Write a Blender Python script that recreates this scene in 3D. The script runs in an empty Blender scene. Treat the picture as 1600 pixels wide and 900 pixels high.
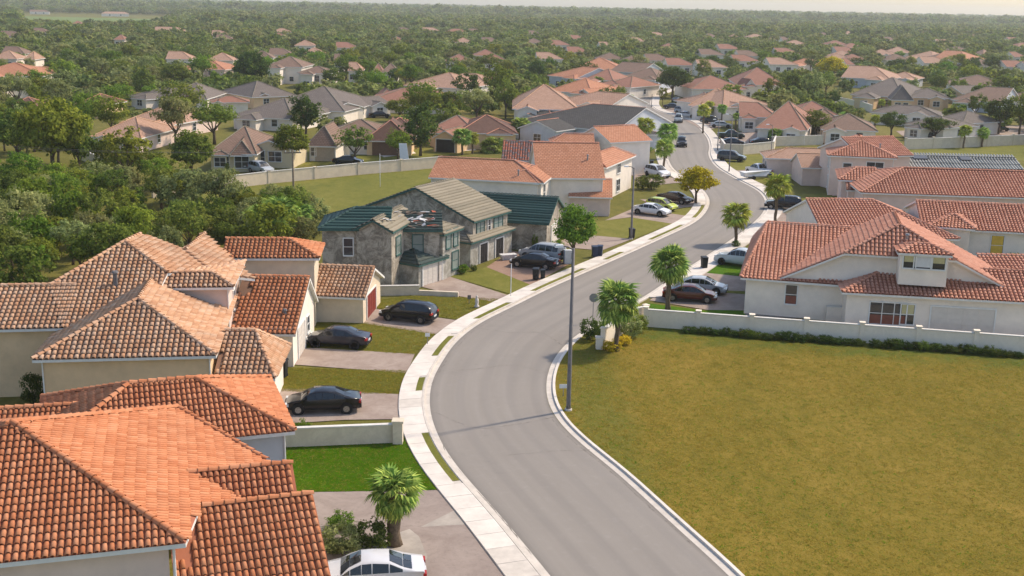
import bpy, math, random
import numpy as np
from mathutils import Vector, Matrix

rnd = random.Random(7)
nrs = np.random.RandomState(11)
scene = bpy.context.scene
COL = scene.collection

# ------------------------------------------------------------------ camera
F_PX, CAM_H = 1800.0, 25.0
PITCH, ROLL = math.radians(13.8), math.radians(1.1)
FWD = np.array([0, math.cos(PITCH), -math.sin(PITCH)])
_r0 = np.array([1.0, 0, 0]); _u0 = np.cross(_r0, FWD)
RGT = math.cos(ROLL) * _r0 + math.sin(ROLL) * _u0
UPV = np.cross(RGT, FWD)
CAMP = np.array([0, 0, CAM_H])
cam = bpy.data.cameras.new('camera'); camo = bpy.data.objects.new('camera', cam); COL.objects.link(camo)
cam.sensor_width = 36.0; cam.lens = 36.0 * F_PX / 1600.0
cam.clip_start = 0.5; cam.clip_end = 30000
camo.matrix_world = Matrix(((RGT[0], UPV[0], -FWD[0], 0), (RGT[1], UPV[1], -FWD[1], 0), (RGT[2], UPV[2], -FWD[2], CAM_H), (0, 0, 0, 1)))
scene.camera = camo

# ------------------------------------------------------------------ sky, sun, exposure
SUN_EL, SUN_AZ = math.radians(46), math.radians(60)      # azimuth clockwise from +Y
world = bpy.data.worlds.new('World'); scene.world = world; world.use_nodes = True
wn = world.node_tree.nodes; wl = world.node_tree.links
sky = wn.new('ShaderNodeTexSky'); sky.sky_type = 'NISHITA'; sky.sun_disc = False
sky.sun_elevation = SUN_EL; sky.sun_rotation = SUN_AZ; sky.air_density = 1.0; sky.dust_density = 1.7; sky.ozone_density = 1.0
wl.new(sky.outputs[0], wn['Background'].inputs[0]); wn['Background'].inputs[1].default_value = 0.15
sun = bpy.data.lights.new('sun', 'SUN'); sun.energy = 2.8; sun.angle = math.radians(2.5); sun.color = (1.0, 0.86, 0.68)
suno = bpy.data.objects.new('sun', sun); COL.objects.link(suno)
SUNV = Vector((math.cos(SUN_EL) * math.sin(SUN_AZ), math.cos(SUN_EL) * math.cos(SUN_AZ), math.sin(SUN_EL)))
suno.rotation_euler = SUNV.to_track_quat('Z', 'Y').to_euler(); suno.location = (60, 60, 120)
scene.view_settings.view_transform = 'Standard'; scene.view_settings.look = 'None'
scene.view_settings.gamma = 1.0; scene.view_settings.use_curve_mapping = False
scene.view_settings.exposure = 0.52
scene.render.engine = 'CYCLES'
scene.cycles.volume_bounces = 1; scene.cycles.max_bounces = 6; scene.cycles.diffuse_bounces = 2
scene.cycles.glossy_bounces = 2; scene.cycles.transmission_bounces = 4

# ------------------------------------------------------------------ surveying: where a spot seen in the photo stands in the place
def ray(x, y): return FWD + RGT * ((x - 800) / F_PX) + UPV * ((450 - y) / F_PX)
def at(x, y, z=0.0):
    d = ray(x, y); return CAMP + d * ((z - CAM_H) / d[2])
def onplane(x, y, p0, n):
    d = ray(x, y); return CAMP + d * (((p0 - CAMP) @ n) / (d @ n))
def proj(p):
    p = np.asarray(p, float) - CAMP; w = p @ FWD
    return 800 + F_PX * (p @ RGT) / w, 450 - F_PX * (p @ UPV) / w
def height_at(bx, by, ty):
    """height of an upright thing whose foot is seen at (bx, by) and top at row ty"""
    b = at(bx, by); lo, hi = 0.0, 60.0
    for _ in range(40):
        m = (lo + hi) / 2
        if proj(b + np.array([0, 0, m]))[1] > ty: lo = m
        else: hi = m
    return lo

# ------------------------------------------------------------------ materials
MATS = {}
def newmat(name):
    m = bpy.data.materials.new(name); m.use_nodes = True; MATS[name] = m
    nt = m.node_tree; return m, nt, nt.nodes, nt.links, nt.nodes['Principled BSDF']
def setc(sock, c): sock.default_value = (c[0], c[1], c[2], 1)
def mixc(nt, fac, a, b, mode='MIX'):
    n = nt.nodes.new('ShaderNodeMix'); n.data_type = 'RGBA'; n.blend_type = mode
    for s, v in ((n.inputs[0], fac), (n.inputs[6], a), (n.inputs[7], b)):
        if isinstance(v, bpy.types.NodeSocket): nt.links.new(v, s)
        elif isinstance(v, (int, float)): s.default_value = v
        else: setc(s, v)
    return n.outputs[2]
def noise(nt, scale, detail=4, rough=.6, vec=None, dist=0.0):
    n = nt.nodes.new('ShaderNodeTexNoise'); n.inputs['Scale'].default_value = scale; n.inputs['Detail'].default_value = detail
    n.inputs['Roughness'].default_value = rough; n.inputs['Distortion'].default_value = dist
    if vec is not None: nt.links.new(vec, n.inputs['Vector'])
    return n.outputs[0]
def ramp(nt, fac, stops):
    n = nt.nodes.new('ShaderNodeValToRGB'); el = n.color_ramp.elements
    while len(el) < len(stops): el.new(0.5)
    for e, (p, c) in zip(el, stops):
        e.position = p; e.color = (c[0], c[1], c[2], 1) if not isinstance(c, (int, float)) else (c, c, c, 1)
    nt.links.new(fac, n.inputs[0]); return n.outputs[0]
def wpos(nt, sc=(1, 1, 1), rot=0.0):
    g = nt.nodes.new('ShaderNodeNewGeometry'); mp = nt.nodes.new('ShaderNodeMapping')
    mp.inputs['Scale'].default_value = sc; mp.inputs['Rotation'].default_value = (0, 0, rot)
    nt.links.new(g.outputs['Position'], mp.inputs['Vector']); return mp.outputs[0]
def bump(nt, bsdf, h, strength=.3, dist=.02):
    b = nt.nodes.new('ShaderNodeBump'); b.inputs['Strength'].default_value = strength; b.inputs['Distance'].default_value = dist
    nt.links.new(h, b.inputs['Height']); nt.links.new(b.outputs[0], bsdf.inputs['Normal'])
def math_n(nt, op, a, b=0.0):
    n = nt.nodes.new('ShaderNodeMath'); n.operation = op
    for s, v in zip(n.inputs, (a, b)):
        if isinstance(v, bpy.types.NodeSocket): nt.links.new(v, s)
        else: s.default_value = v
    return n.outputs[0]

def m_plain(name, c, rough=.7, var=.12, scale=3.0, spec=.3, metal=0.0, bmp=0.0):
    m, nt, N, L, b = newmat(name)
    v = noise(nt, scale, 5, .65, wpos(nt))
    d = [max(0, x * (1 - var * 1.6)) for x in c]; l = [min(1, x * (1 + var)) for x in c]
    L.new(ramp(nt, v, [(.3, d), (.7, l)]), b.inputs['Base Color'])
    b.inputs['Roughness'].default_value = rough; b.inputs['Specular IOR Level'].default_value = spec; b.inputs['Metallic'].default_value = metal
    if bmp: bump(nt, b, noise(nt, scale * 12, 4, .7, wpos(nt)), bmp, .01)
    return m
def m_paint(name, c, rough=.22):
    m, nt, N, L, b = newmat(name)
    v = noise(nt, 2.0, 3, .5, wpos(nt)); setc(b.inputs['Base Color'], c)
    L.new(ramp(nt, v, [(.3, [x * .93 for x in c]), (.7, c)]), b.inputs['Base Color'])
    b.inputs['Roughness'].default_value = rough; b.inputs['Coat Weight'].default_value = .35; b.inputs['Specular IOR Level'].default_value = .3; b.inputs['Coat Roughness'].default_value = .08
    return m
def m_gloss(name, c, rough=.06, spec=.6):
    m, nt, N, L, b = newmat(name)
    v = noise(nt, .7, 2, .5, wpos(nt)); L.new(ramp(nt, v, [(.35, c), (.7, [x * 1.6 + .004 for x in c])]), b.inputs['Base Color'])
    b.inputs['Roughness'].default_value = rough; b.inputs['Specular IOR Level'].default_value = spec; return m
def m_tile(name, cols, stain=(.05, .035, .03), stain_amt=.35, fine=.12):
    """clay roof tiles: every tile its own shade, weather stains across"""
    m, nt, N, L, b = newmat(name)
    g = N.new('ShaderNodeNewGeometry'); o = N.new('ShaderNodeObjectInfo')
    r = math_n(nt, 'FRACT', math_n(nt, 'ADD', g.outputs['Random Per Island'], o.outputs['Random']))
    c = ramp(nt, r, [(i / (len(cols) - 1), k) for i, k in enumerate(cols)])
    p = wpos(nt)
    big = noise(nt, .35, 6, .7, p); c = mixc(nt, math_n(nt, 'MULTIPLY', ramp(nt, big, [(.45, 0.0), (.78, 1.0)]), stain_amt), c, stain)
    fn = noise(nt, 9.0, 3, .6, p); c = mixc(nt, math_n(nt, 'MULTIPLY', ramp(nt, fn, [(.45, 0.0), (.75, 1.0)]), fine), c, [min(1, x * 1.5 + .08) for x in cols[-1]])
    L.new(c, b.inputs['Base Color']); b.inputs['Roughness'].default_value = .8; b.inputs['Specular IOR Level'].default_value = .2
    return m
def m_shingle(name, c1, c2):
    """flat shingles too small to tell apart: courses and tabs as fine relief (UV: metres along eave, metres up slope)"""
    m, nt, N, L, b = newmat(name)
    uv = N.new('ShaderNodeUVMap').outputs[0]
    br = N.new('ShaderNodeTexBrick'); L.new(uv, br.inputs['Vector'])
    br.inputs['Scale'].default_value = 1.0; br.inputs['Brick Width'].default_value = .45; br.inputs['Row Height'].default_value = .34
    br.inputs['Mortar Size'].default_value = .03; br.inputs['Bias'].default_value = 0.0
    setc(br.inputs['Color1'], c1); setc(br.inputs['Color2'], c2); setc(br.inputs['Mortar'], [x * .5 for x in c1])
    big = noise(nt, .5, 6, .7, wpos(nt))
    c = mixc(nt, math_n(nt, 'MULTIPLY', ramp(nt, big, [(.4, 0.0), (.75, 1.0)]), .4), br.outputs[0], [x * .6 for x in c1])
    L.new(c, b.inputs['Base Color']); b.inputs['Roughness'].default_value = .85; b.inputs['Specular IOR Level'].default_value = .2
    bump(nt, b, br.outputs['Fac'], -.4, .03); return m
def m_leaf(name, dark, light, transl=.48, hue=(.488, .535)):
    m, nt, N, L, b = newmat(name); N.remove(b)
    g = N.new('ShaderNodeNewGeometry'); o = N.new('ShaderNodeObjectInfo')
    c = ramp(nt, g.outputs['Random Per Island'], [(0, dark), (1, light)])
    hv = N.new('ShaderNodeHueSaturation'); L.new(c, hv.inputs['Color'])
    mr = N.new('ShaderNodeMapRange'); L.new(o.outputs['Random'], mr.inputs[0]); mr.inputs[3].default_value = hue[0]; mr.inputs[4].default_value = hue[1]
    L.new(mr.outputs[0], hv.inputs['Hue'])
    mv = N.new('ShaderNodeMapRange'); L.new(math_n(nt, 'FRACT', math_n(nt, 'MULTIPLY', o.outputs['Random'], 7.3)), mv.inputs[0]); mv.inputs[3].default_value = .8; mv.inputs[4].default_value = 1.3
    L.new(mv.outputs[0], hv.inputs['Value'])
    d = N.new('ShaderNodeBsdfDiffuse'); t = N.new('ShaderNodeBsdfTranslucent'); mx = N.new('ShaderNodeMixShader')
    L.new(hv.outputs[0], d.inputs[0]); L.new(hv.outputs[0], t.inputs[0]); mx.inputs[0].default_value = transl
    L.new(d.outputs[0], mx.inputs[1]); L.new(t.outputs[0], mx.inputs[2]); L.new(mx.outputs[0], N['Material Output'].inputs[0])
    return m
def m_grass(name, stops, fine_scale=6.0, big_scale=.06, patch=None, bstr=.6):
    m, nt, N, L, b = newmat(name)
    p = wpos(nt); ps = wpos(nt, (1.0, .55, 1), .5)
    big = noise(nt, big_scale, 6, .62, ps, .6); mid = noise(nt, .8, 6, .72, ps); fin = noise(nt, fine_scale, 4, .75, p)
    f = math_n(nt, 'ADD', math_n(nt, 'MULTIPLY', big, .42), math_n(nt, 'ADD', math_n(nt, 'MULTIPLY', mid, .36), math_n(nt, 'MULTIPLY', fin, .22)))
    c = ramp(nt, f, stops)
    sp = noise(nt, 2.2, 6, .8, ps)
    c = mixc(nt, math_n(nt, 'MULTIPLY', ramp(nt, sp, [(.56, 0.0), (.72, 1.0)]), .45), c, [x * .5 for x in stops[0][1]])
    sp2 = noise(nt, 4.5, 4, .8, p)
    c = mixc(nt, math_n(nt, 'MULTIPLY', ramp(nt, sp2, [(.62, 0.0), (.78, 1.0)]), .5), c, [min(1, x * 1.35 + .02) for x in stops[-1][1]])
    if patch: c = patch(nt, c)
    L.new(c, b.inputs['Base Color']); b.inputs['Roughness'].default_value = .95; b.inputs['Specular IOR Level'].default_value = .1
    bump(nt, b, math_n(nt, 'ADD', fin, mid), bstr, .08); return m

# walls, ground and so on
m_plain('stucco_cream', (.74, .61, .45), .9, .08, .9, .2, bmp=.15)
m_plain('stucco_white', (.86, .76, .65), .9, .06, .9, .2, bmp=.15)
m_plain('stucco_pink', (.76, .59, .50), .9, .07, .8, .2)
m_plain('stucco_beige', (.78, .55, .33), .9, .08, .8, .2, bmp=.1)
m_plain('stucco_bluegrey', (.55, .57, .60), .9, .06, .8, .2)
m_plain('stucco_lilac', (.50, .38, .50), .9, .06, .8, .2)
m_plain('stucco_yellow', (.70, .58, .38), .9, .06, .8, .2)
m_plain('trim_white', (.78, .76, .72), .6, .05, 2)
m_plain('trim_green', (.05, .12, .105), .7, .2, 3)
m_plain('trim_brown', (.20, .10, .06), .7, .15, 3)
m_plain('garage_white', (.66, .60, .53), .6, .04, 2)
m_plain('garage_red', (.22, .035, .025), .6, .12, 3)
m_plain('garage_brown', (.19, .10, .06), .6, .12, 3)
m_plain('garage_dark', (.03, .028, .028), .7, .2, 3)
m_plain('garage_beige', (.50, .40, .30), .7, .08, 3)
m_plain('shutter_yellow', (.72, .46, .06), .6, .12, 3)
m_plain('blind_white', (.68, .67, .66), .7, .05, 3)
m_plain('blind_yellow', (.55, .49, .26), .7, .08, 3)
m_plain('curtain_red', (.24, .085, .055), .8, .1, 3)
m_gloss('window_glass', (.025, .03, .035))
m_gloss('car_glass', (.010, .012, .014), .04, .7)
m_gloss('teal_glass', (.20, .23, .21), .25)
# derelict walls: damp, soot and bare patches
def m_derelict(name, base, dirt, amt, spot=1.0):
    m, nt, N, L, b = newmat(name); p = wpos(nt)
    a = noise(nt, .9, 9, .8, p, 1.0); s = noise(nt, 1.7, 8, .85, p, 1.2)
    c = mixc(nt, ramp(nt, a, [(.42, 0.0), (.56, amt)]), base, dirt)
    c = mixc(nt, ramp(nt, s, [(.52, 0.0), (.7, .7 * spot)]), c, [x * .35 for x in dirt]); L.new(c, b.inputs['Base Color'])
    b.inputs['Roughness'].default_value = .95; bump(nt, b, s, .3, .02); return m
m_derelict('derelict_dark', (.50, .43, .34), (.21, .175, .135), .95, .9)
m_derelict('derelict_light', (.52, .49, .43), (.22, .20, .16), .75)
m_derelict('wall_aged', (.70, .60, .46), (.56, .47, .35), .6, .25)
m_derelict('wall_aged_white', (.88, .76, .61), (.76, .65, .51), .5, .18)
m_plain('concrete', (.60, .54, .47), .9, .10, 1.2, .2, bmp=.2)
m_plain('concrete_pale', (.70, .635, .56), .9, .10, .8, .2, bmp=.2)
m_plain('coping', (.70, .66, .60), .8, .08, 1.5)
m_plain('steel', (.30, .30, .30), .45, .1, 3, .5, .6)
m_plain('pole_grey', (.17, .155, .15), .6, .15, 2)
m_plain('pole_wood', (.20, .155, .11), .9, .2, 4)
m_plain('bin_black', (.016, .018, .022), .5, .2, 3)
m_plain('bin_blue', (.02, .035, .075), .5, .2, 3)
m_plain('sign_white', (.75, .75, .74), .6, .04, 3)
m_plain('sign_blue', (.03, .09, .42), .6, .05, 3)
m_plain('rubber', (.015, .015, .016), .8, .2, 8)
m_plain('rim', (.45, .45, .46), .35, .1, 8, .5, .8)
m_plain('bark', (.13, .095, .065), .95, .3, 5, .1, bmp=.5)
m_plain('palm_trunk', (.17, .125, .085), .95, .3, 7, .1, bmp=.6)
m_plain('dead_frond', (.23, .165, .09), .9, .25, 5, .1)
m_plain('tail_red', (.40, .02, .015), .3, .1, 8)
m_plain('lamp_white', (.72, .72, .70), .25, .05, 8)
m_plain('plate_white', (.7, .7, .68), .5, .05, 8)
m_plain('tarp_teal', (.02, .20, .25), .6, .2, 2)
m_plain('debris_white', (.66, .64, .62), .8, .2, 4)
m_plain('debris_red', (.42, .11, .06), .8, .3, 4)
m_plain('plank_brown', (.17, .125, .095), .9, .3, 3)
m_plain('drive_pale', (.40, .35, .30), .92, .15, .9, .2, bmp=.2)
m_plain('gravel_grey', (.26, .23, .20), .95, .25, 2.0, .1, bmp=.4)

# roofs
T_OR = [(.45, .155, .064), (.51, .19, .084), (.55, .22, .102), (.59, .26, .132)]
m_tile('tile_orange', T_OR, (.20, .08, .045), .35)
m_tile('tile_red', [(.34, .095, .05), (.44, .13, .07), (.50, .18, .10)], (.16, .06, .045), .5)
m_tile('tile_weathered', [(.46, .235, .125), (.54, .29, .16), (.60, .35, .205), (.63, .42, .28), (.56, .30, .165)], (.20, .14, .11), .55, .2)
m_tile('tile_salmon', [(.52, .22, .14), (.58, .265, .17), (.64, .32, .215)], (.26, .125, .085), .35)
m_tile('tile_pan', [(.38, .13, .07), (.42, .155, .085)], (.08, .05, .04), .5, 0)
m_tile('tile_pan_old', [(.24, .135, .09), (.28, .165, .11)], (.06, .05, .045), .6, 0)
m_tile('slate_green', [(.025, .062, .054), (.042, .092, .079), (.062, .118, .102)], (.03, .05, .045), .5, .2)
m_tile('slate_tan', [(.20, .175, .125), (.25, .215, .155), (.29, .25, .185)], (.12, .105, .08), .5, .25)
m_tile('slate_dark', [(.035, .06, .055), (.05, .08, .07), (.09, .10, .08)], (.03, .03, .03), .6, .3)
m_tile('sheet_grey', [(.30, .31, .29), (.36, .36, .33)], (.14, .14, .13), .6, .2)
m_tile('tile_damaged', [(.13, .12, .13), (.22, .20, .21), (.42, .12, .06), (.50, .17, .09), (.30, .10, .07), (.15, .13, .13)], (.08, .07, .07), .5, .3)
m_shingle('shingle_orange', (.46, .20, .11), (.54, .26, .155))
m_shingle('shingle_brown', (.22, .14, .10), (.27, .175, .13))
m_shingle('shingle_grey', (.17, .14, .12), (.21, .175, .15))
m_shingle('shingle_dark', (.075, .07, .065), (.10, .092, .085))
m_shingle('shingle_redbrown', (.32, .15, .10), (.38, .19, .135))
m_shingle('shingle_deep', (.13, .07, .05), (.17, .095, .07))
m_shingle('shingle_tan', (.42, .25, .17), (.50, .31, .22))

# leaves
m_leaf('leaf_mid', (0.071, 0.104, 0.019), (0.271, 0.298, 0.057))
m_leaf('leaf_dark', (0.038, 0.069, 0.017), (0.153, 0.194, 0.043))
m_leaf('leaf_yellowish', (0.095, 0.123, 0.015), (0.344, 0.359, 0.051))
m_leaf('leaf_olive', (0.138, 0.155, 0.053), (0.418, 0.418, 0.157))
m_leaf('leaf_bright', (0.078, 0.143, 0.015), (0.287, 0.371, 0.051))
m_leaf('leaf_gold', (.24, .22, .012), (.80, .64, .03), .35, (.5, .52))
m_leaf('leaf_palm', (0.097, 0.170, 0.032), (0.470, 0.540, 0.119), .25)
m_leaf('leaf_palm_yellow', (0.147, 0.187, 0.026), (0.592, 0.574, 0.101), .25)
m_leaf('leaf_far', (0.079, 0.111, 0.030), (0.280, 0.298, 0.089), .3)
m_leaf('flower_yellow', (.55, .38, .02), (.75, .55, .05), .2, (.5, .51))
m_leaf('flower_white', (.5, .5, .45), (.75, .74, .7), .2)

# ------------------------------------------------------------------ meshes and objects
class MB:
    """collects faces; build() links them as ONE mesh object"""
    def __init__(s): s.v = []; s.f = []; s.m = []
    def poly(s, pts, mi=0):
        n = len(s.v); s.v += [tuple(map(float, p)) for p in pts]; s.f.append(tuple(range(n, n + len(pts)))); s.m.append(mi)
    def box8(s, c, mi=0):
        n = len(s.v); s.v += [tuple(map(float, p)) for p in c]
        for q in ((0, 3, 2, 1), (4, 5, 6, 7), (0, 1, 5, 4), (1, 2, 6, 5), (2, 3, 7, 6), (3, 0, 4, 7)):
            s.f.append(tuple(n + i for i in q)); s.m.append(mi)
    def box(s, x0, x1, y0, y1, z0, z1, mi=0):
        s.box8([(x0, y0, z0), (x1, y0, z0), (x1, y1, z0), (x0, y1, z0), (x0, y0, z1), (x1, y0, z1), (x1, y1, z1), (x0, y1, z1)], mi)
    def obox(s, c, ux, uy, hx, hy, z0, z1, mi=0):
        """box round c (xy), axes ux, uy (2D), half sizes hx, hy"""
        P = [(c[0] + a * hx * ux[0] + b * hy * uy[0], c[1] + a * hx * ux[1] + b * hy * uy[1]) for a, b in ((-1, -1), (1, -1), (1, 1), (-1, 1))]
        s.box8([(p[0], p[1], z0) for p in P] + [(p[0], p[1], z1) for p in P], mi)
    def tube(s, pts, rad, n=8, cap=True, mi=0):
        rings = []
        for i, (p, r) in enumerate(zip(pts, rad)):
            p = np.array(p, float); a = np.array(pts[max(0, i - 1)], float); b = np.array(pts[min(len(pts) - 1, i + 1)], float)
            d = b - a; d /= (np.linalg.norm(d) + 1e-9); h = np.array([1., 0, 0]) if abs(d[0]) < .8 else np.array([0, 1., 0])
            e1 = np.cross(d, h); e1 /= np.linalg.norm(e1); e2 = np.cross(d, e1); k = len(s.v)
            for j in range(n):
                t = 2 * math.pi * j / n; q = p + r * (math.cos(t) * e1 + math.sin(t) * e2); s.v.append(tuple(map(float, q)))
            rings.append(k)
        for a, b in zip(rings, rings[1:]):
            for j in range(n): s.f.append((a + j, a + (j + 1) % n, b + (j + 1) % n, b + j)); s.m.append(mi)
        if cap:
            s.f.append(tuple(rings[0] + j for j in range(n))[::-1]); s.m.append(mi); s.f.append(tuple(rings[-1] + j for j in range(n))); s.m.append(mi)
    def mesh(s, name, mats, smooth=False):
        me = bpy.data.meshes.new(name); me.from_pydata(s.v, [], s.f)
        for m in (mats if isinstance(mats, (list, tuple)) else [mats]): me.materials.append(MATS[m])
        if any(s.m): me.polygons.foreach_set('material_index', s.m)
        if smooth: me.polygons.foreach_set('use_smooth', [True] * len(s.f))
        me.update(); return me
    def build(s, name, mats, parent=None, smooth=False, off=None):
        if off is not None: s.v = [(a[0] - off[0], a[1] - off[1], a[2] - off[2]) for a in s.v]
        return link(name, s.mesh(name, mats, smooth), parent)
def link(name, me, parent=None):
    o = bpy.data.objects.new(name, me); COL.objects.link(o)
    if parent is not None: o.parent = parent
    return o
def np_mesh(name, V, Fq, mats, smooth=False, mi=None):
    V = np.asarray(V, np.float32); Fq = np.asarray(Fq, np.int32); k = Fq.shape[1]
    me = bpy.data.meshes.new(name); me.vertices.add(len(V)); me.vertices.foreach_set('co', V.ravel())
    me.loops.add(Fq.size); me.loops.foreach_set('vertex_index', Fq.ravel())
    me.polygons.add(len(Fq)); me.polygons.foreach_set('loop_start', np.arange(0, Fq.size, k, dtype=np.int32))
    for m in (mats if isinstance(mats, (list, tuple)) else [mats]): me.materials.append(MATS[m])
    if mi is not None: me.polygons.foreach_set('material_index', np.asarray(mi, np.int32))
    if smooth: me.polygons.foreach_set('use_smooth', np.ones(len(Fq), bool))
    me.update(calc_edges=True); return me
def tag(o, label=None, cat=None, group=None, kind=None):
    if label: o['label'] = label
    if cat: o['category'] = cat
    if group: o['group'] = group
    if kind: o['kind'] = kind
    return o
def thing(name, label, cat, loc=(0, 0, 0), rz=0.0, group=None):
    o = link(name, None); o.location = [float(q) for q in loc]; o.rotation_euler = (0, 0, rz); o.empty_display_size = .5
    return tag(o, label, cat, group)
def copy_tree(o, parent=None):
    c = o.copy(); COL.objects.link(c)
    if parent is not None: c.parent = parent
    for ch in list(o.children): copy_tree(ch, c)
    return c
def catmull(pts, step):
    P = [np.array(p, float) for p in pts]; P = [2 * P[0] - P[1]] + P + [2 * P[-1] - P[-2]]; out = []
    for i in range(1, len(P) - 2):
        n = max(2, int(np.linalg.norm(P[i + 1] - P[i]) / step))
        for j in range(n):
            t = j / n; a, b, c, d = P[i - 1:i + 3]
            out.append(.5 * ((2 * b) + (-a + c) * t + (2 * a - 5 * b + 4 * c - d) * t * t + (-a + 3 * b - 3 * c + d) * t ** 3))
    out.append(P[-2]); return np.array(out)
# ------------------------------------------------------------------ ground, road, pavements
def line_patch(p, q, w0, w1, col, amt, sc=.5):
    """greener or barer strip of ground along the line p-q (a wall, a kerb), fading out from w0 to w1 metres"""
    p = np.array(p[:2]); q = np.array(q[:2]); d = (q - p) / np.linalg.norm(q - p); n = np.array([-d[1], d[0]])
    def f(nt, c):
        g = nt.nodes.new('ShaderNodeNewGeometry'); dt = nt.nodes.new('ShaderNodeVectorMath'); dt.operation = 'DOT_PRODUCT'
        nt.links.new(g.outputs['Position'], dt.inputs[0]); dt.inputs[1].default_value = (n[0], n[1], 0)
        dist = math_n(nt, 'ABSOLUTE', math_n(nt, 'SUBTRACT', dt.outputs['Value'], float(p @ n)))
        dist = math_n(nt, 'ADD', dist, math_n(nt, 'MULTIPLY', math_n(nt, 'SUBTRACT', noise(nt, sc, 5, .7, wpos(nt)), .5), (w1 - w0) * 2.2))
        mr = nt.nodes.new('ShaderNodeMapRange'); mr.interpolation_type = 'SMOOTHSTEP'; nt.links.new(dist, mr.inputs[0])
        mr.inputs[1].default_value = w0; mr.inputs[2].default_value = w1; mr.inputs[3].default_value = amt; mr.inputs[4].default_value = 0
        return mixc(nt, mr.outputs[0], c, col)
    return f
WALL_P, WALL_Q = at(1010, 512), at(1600, 556)
_f1 = line_patch(WALL_P, WALL_Q, .5, 6.0, (.075, .115, .018), .8)
_f2 = line_patch(at(905, 520), at(960, 735), .6, 3.2, (.10, .125, .022), .5)
m_grass('grass_field', [(.34, (.100, .090, .010)), (.49, (.190, .140, .018)), (.62, (.265, .178, .032))], 7.0, .07, lambda nt, c: _f2(nt, _f1(nt, c)))
m_grass('grass_ground', [(.34, (.070, .080, .014)), (.50, (.140, .130, .028)), (.64, (.215, .180, .052))], 6.0, .05)
m_grass('grass_lot', [(.34, (.085, .105, .016)), (.50, (.165, .160, .030)), (.64, (.235, .205, .052))], 6.0, .05)
m_grass('grass_bright', [(.34, (.034, .095, .001)), (.50, (.060, .140, .002)), (.64, (.10, .175, .006))], 8.0, .15)
m_grass('grass_far', [(.30, (.11, .16, .045)), (.50, (.15, .20, .06)), (.70, (.18, .23, .07))], 1.0, .03)

def m_asphalt():
    m, nt, N, L, b = newmat('asphalt')
    uv = N.new('ShaderNodeUVMap').outputs[0]
    mp = N.new('ShaderNodeMapping'); mp.inputs['Scale'].default_value = (.035, 1.1, 1); L.new(uv, mp.inputs[0])
    st = noise(nt, 1.0, 5, .6, mp.outputs[0], .3)
    p = wpos(nt); big = noise(nt, .12, 6, .65, p, .4); fn = noise(nt, 22, 3, .7, p); sp = noise(nt, 1.6, 6, .7, p)
    c = ramp(nt, st, [(.3, (.255, .226, .195)), (.7, (.295, .263, .229))])
    c = mixc(nt, math_n(nt, 'MULTIPLY', ramp(nt, big, [(.42, 0.0), (.68, 1.0)]), .35), c, (.225, .200, .174))
    c = mixc(nt, math_n(nt, 'MULTIPLY', ramp(nt, sp, [(.55, 0.0), (.75, 1.0)]), .3), c, (.36, .33, .30))
    c = mixc(nt, math_n(nt, 'MULTIPLY', ramp(nt, fn, [(.4, 0.0), (.75, 1.0)]), .25), c, (.17, .16, .15))
    sx = N.new('ShaderNodeSeparateXYZ'); L.new(uv, sx.inputs[0]); vv = sx.outputs[1]
    tr = math_n(nt, 'SINE', math_n(nt, 'ADD', math_n(nt, 'MULTIPLY', vv, 3.6), math_n(nt, 'MULTIPLY', big, 1.5)))
    c = mixc(nt, math_n(nt, 'MULTIPLY', ramp(nt, math_n(nt, 'MULTIPLY', math_n(nt, 'ADD', tr, 1.0), .5), [(.55, 0.0), (.95, 1.0)]), .20), c, (.17, .155, .145))
    ed = math_n(nt, 'ABSOLUTE', math_n(nt, 'SUBTRACT', vv, 4.0))
    c = mixc(nt, math_n(nt, 'MULTIPLY', ramp(nt, math_n(nt, 'ADD', math_n(nt, 'MULTIPLY', ed, .25), math_n(nt, 'MULTIPLY', math_n(nt, 'SUBTRACT', sp, .5), .10)), [(.93, 0.0), (1.0, 1.0)]), .5), c, (.14, .125, .11))
    mo = noise(nt, .35, 7, .75, p, 1.5)
    c = mixc(nt, math_n(nt, 'MULTIPLY', ramp(nt, mo, [(.60, 0.0), (.66, 1.0)]), .18), c, (.15, .14, .13))
    L.new(c, b.inputs['Base Color']); b.inputs['Roughness'].default_value = .9; b.inputs['Specular IOR Level'].default_value = .25
    bump(nt, b, fn, .25, .01)
m_asphalt()
def m_drive(name, c1, c2):
    m, nt, N, L, b = newmat(name); p = wpos(nt)
    a = noise(nt, .5, 7, .72, p, .6); s = noise(nt, 3.5, 6, .8, p)
    c = ramp(nt, a, [(.32, c1), (.68, c2)]); c = mixc(nt, math_n(nt, 'MULTIPLY', ramp(nt, s, [(.5, 0.0), (.72, 1.0)]), .45), c, [x * .62 for x in c1]); L.new(c, b.inputs['Base Color'])
    b.inputs['Roughness'].default_value = .92; b.inputs['Specular IOR Level'].default_value = .2; bump(nt, b, s, .25, .015)
m_drive('drive_pink', (.28, .21, .17), (.40, .32, .265)); m_drive('drive_grey', (.26, .205, .175), (.35, .285, .245)); m_drive('drive_red', (.27, .165, .115), (.34, .225, .165))

g = MB(); R0 = 30000
g.poly([(-R0, -60, 0), (R0, -60, 0), (R0, R0, 0), (-R0, R0, 0)])
tag(g.build('ground', 'grass_ground'), kind='structure')

def sheet(name, px, z, mat, kind='structure', sub=None):
    b = MB(); P = [at(x, y) for x, y in px]; b.poly([(p[0], p[1], z) for p in P])
    o = b.build(name, mat)
    me = o.data
    return tag(o, kind=kind)

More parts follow.
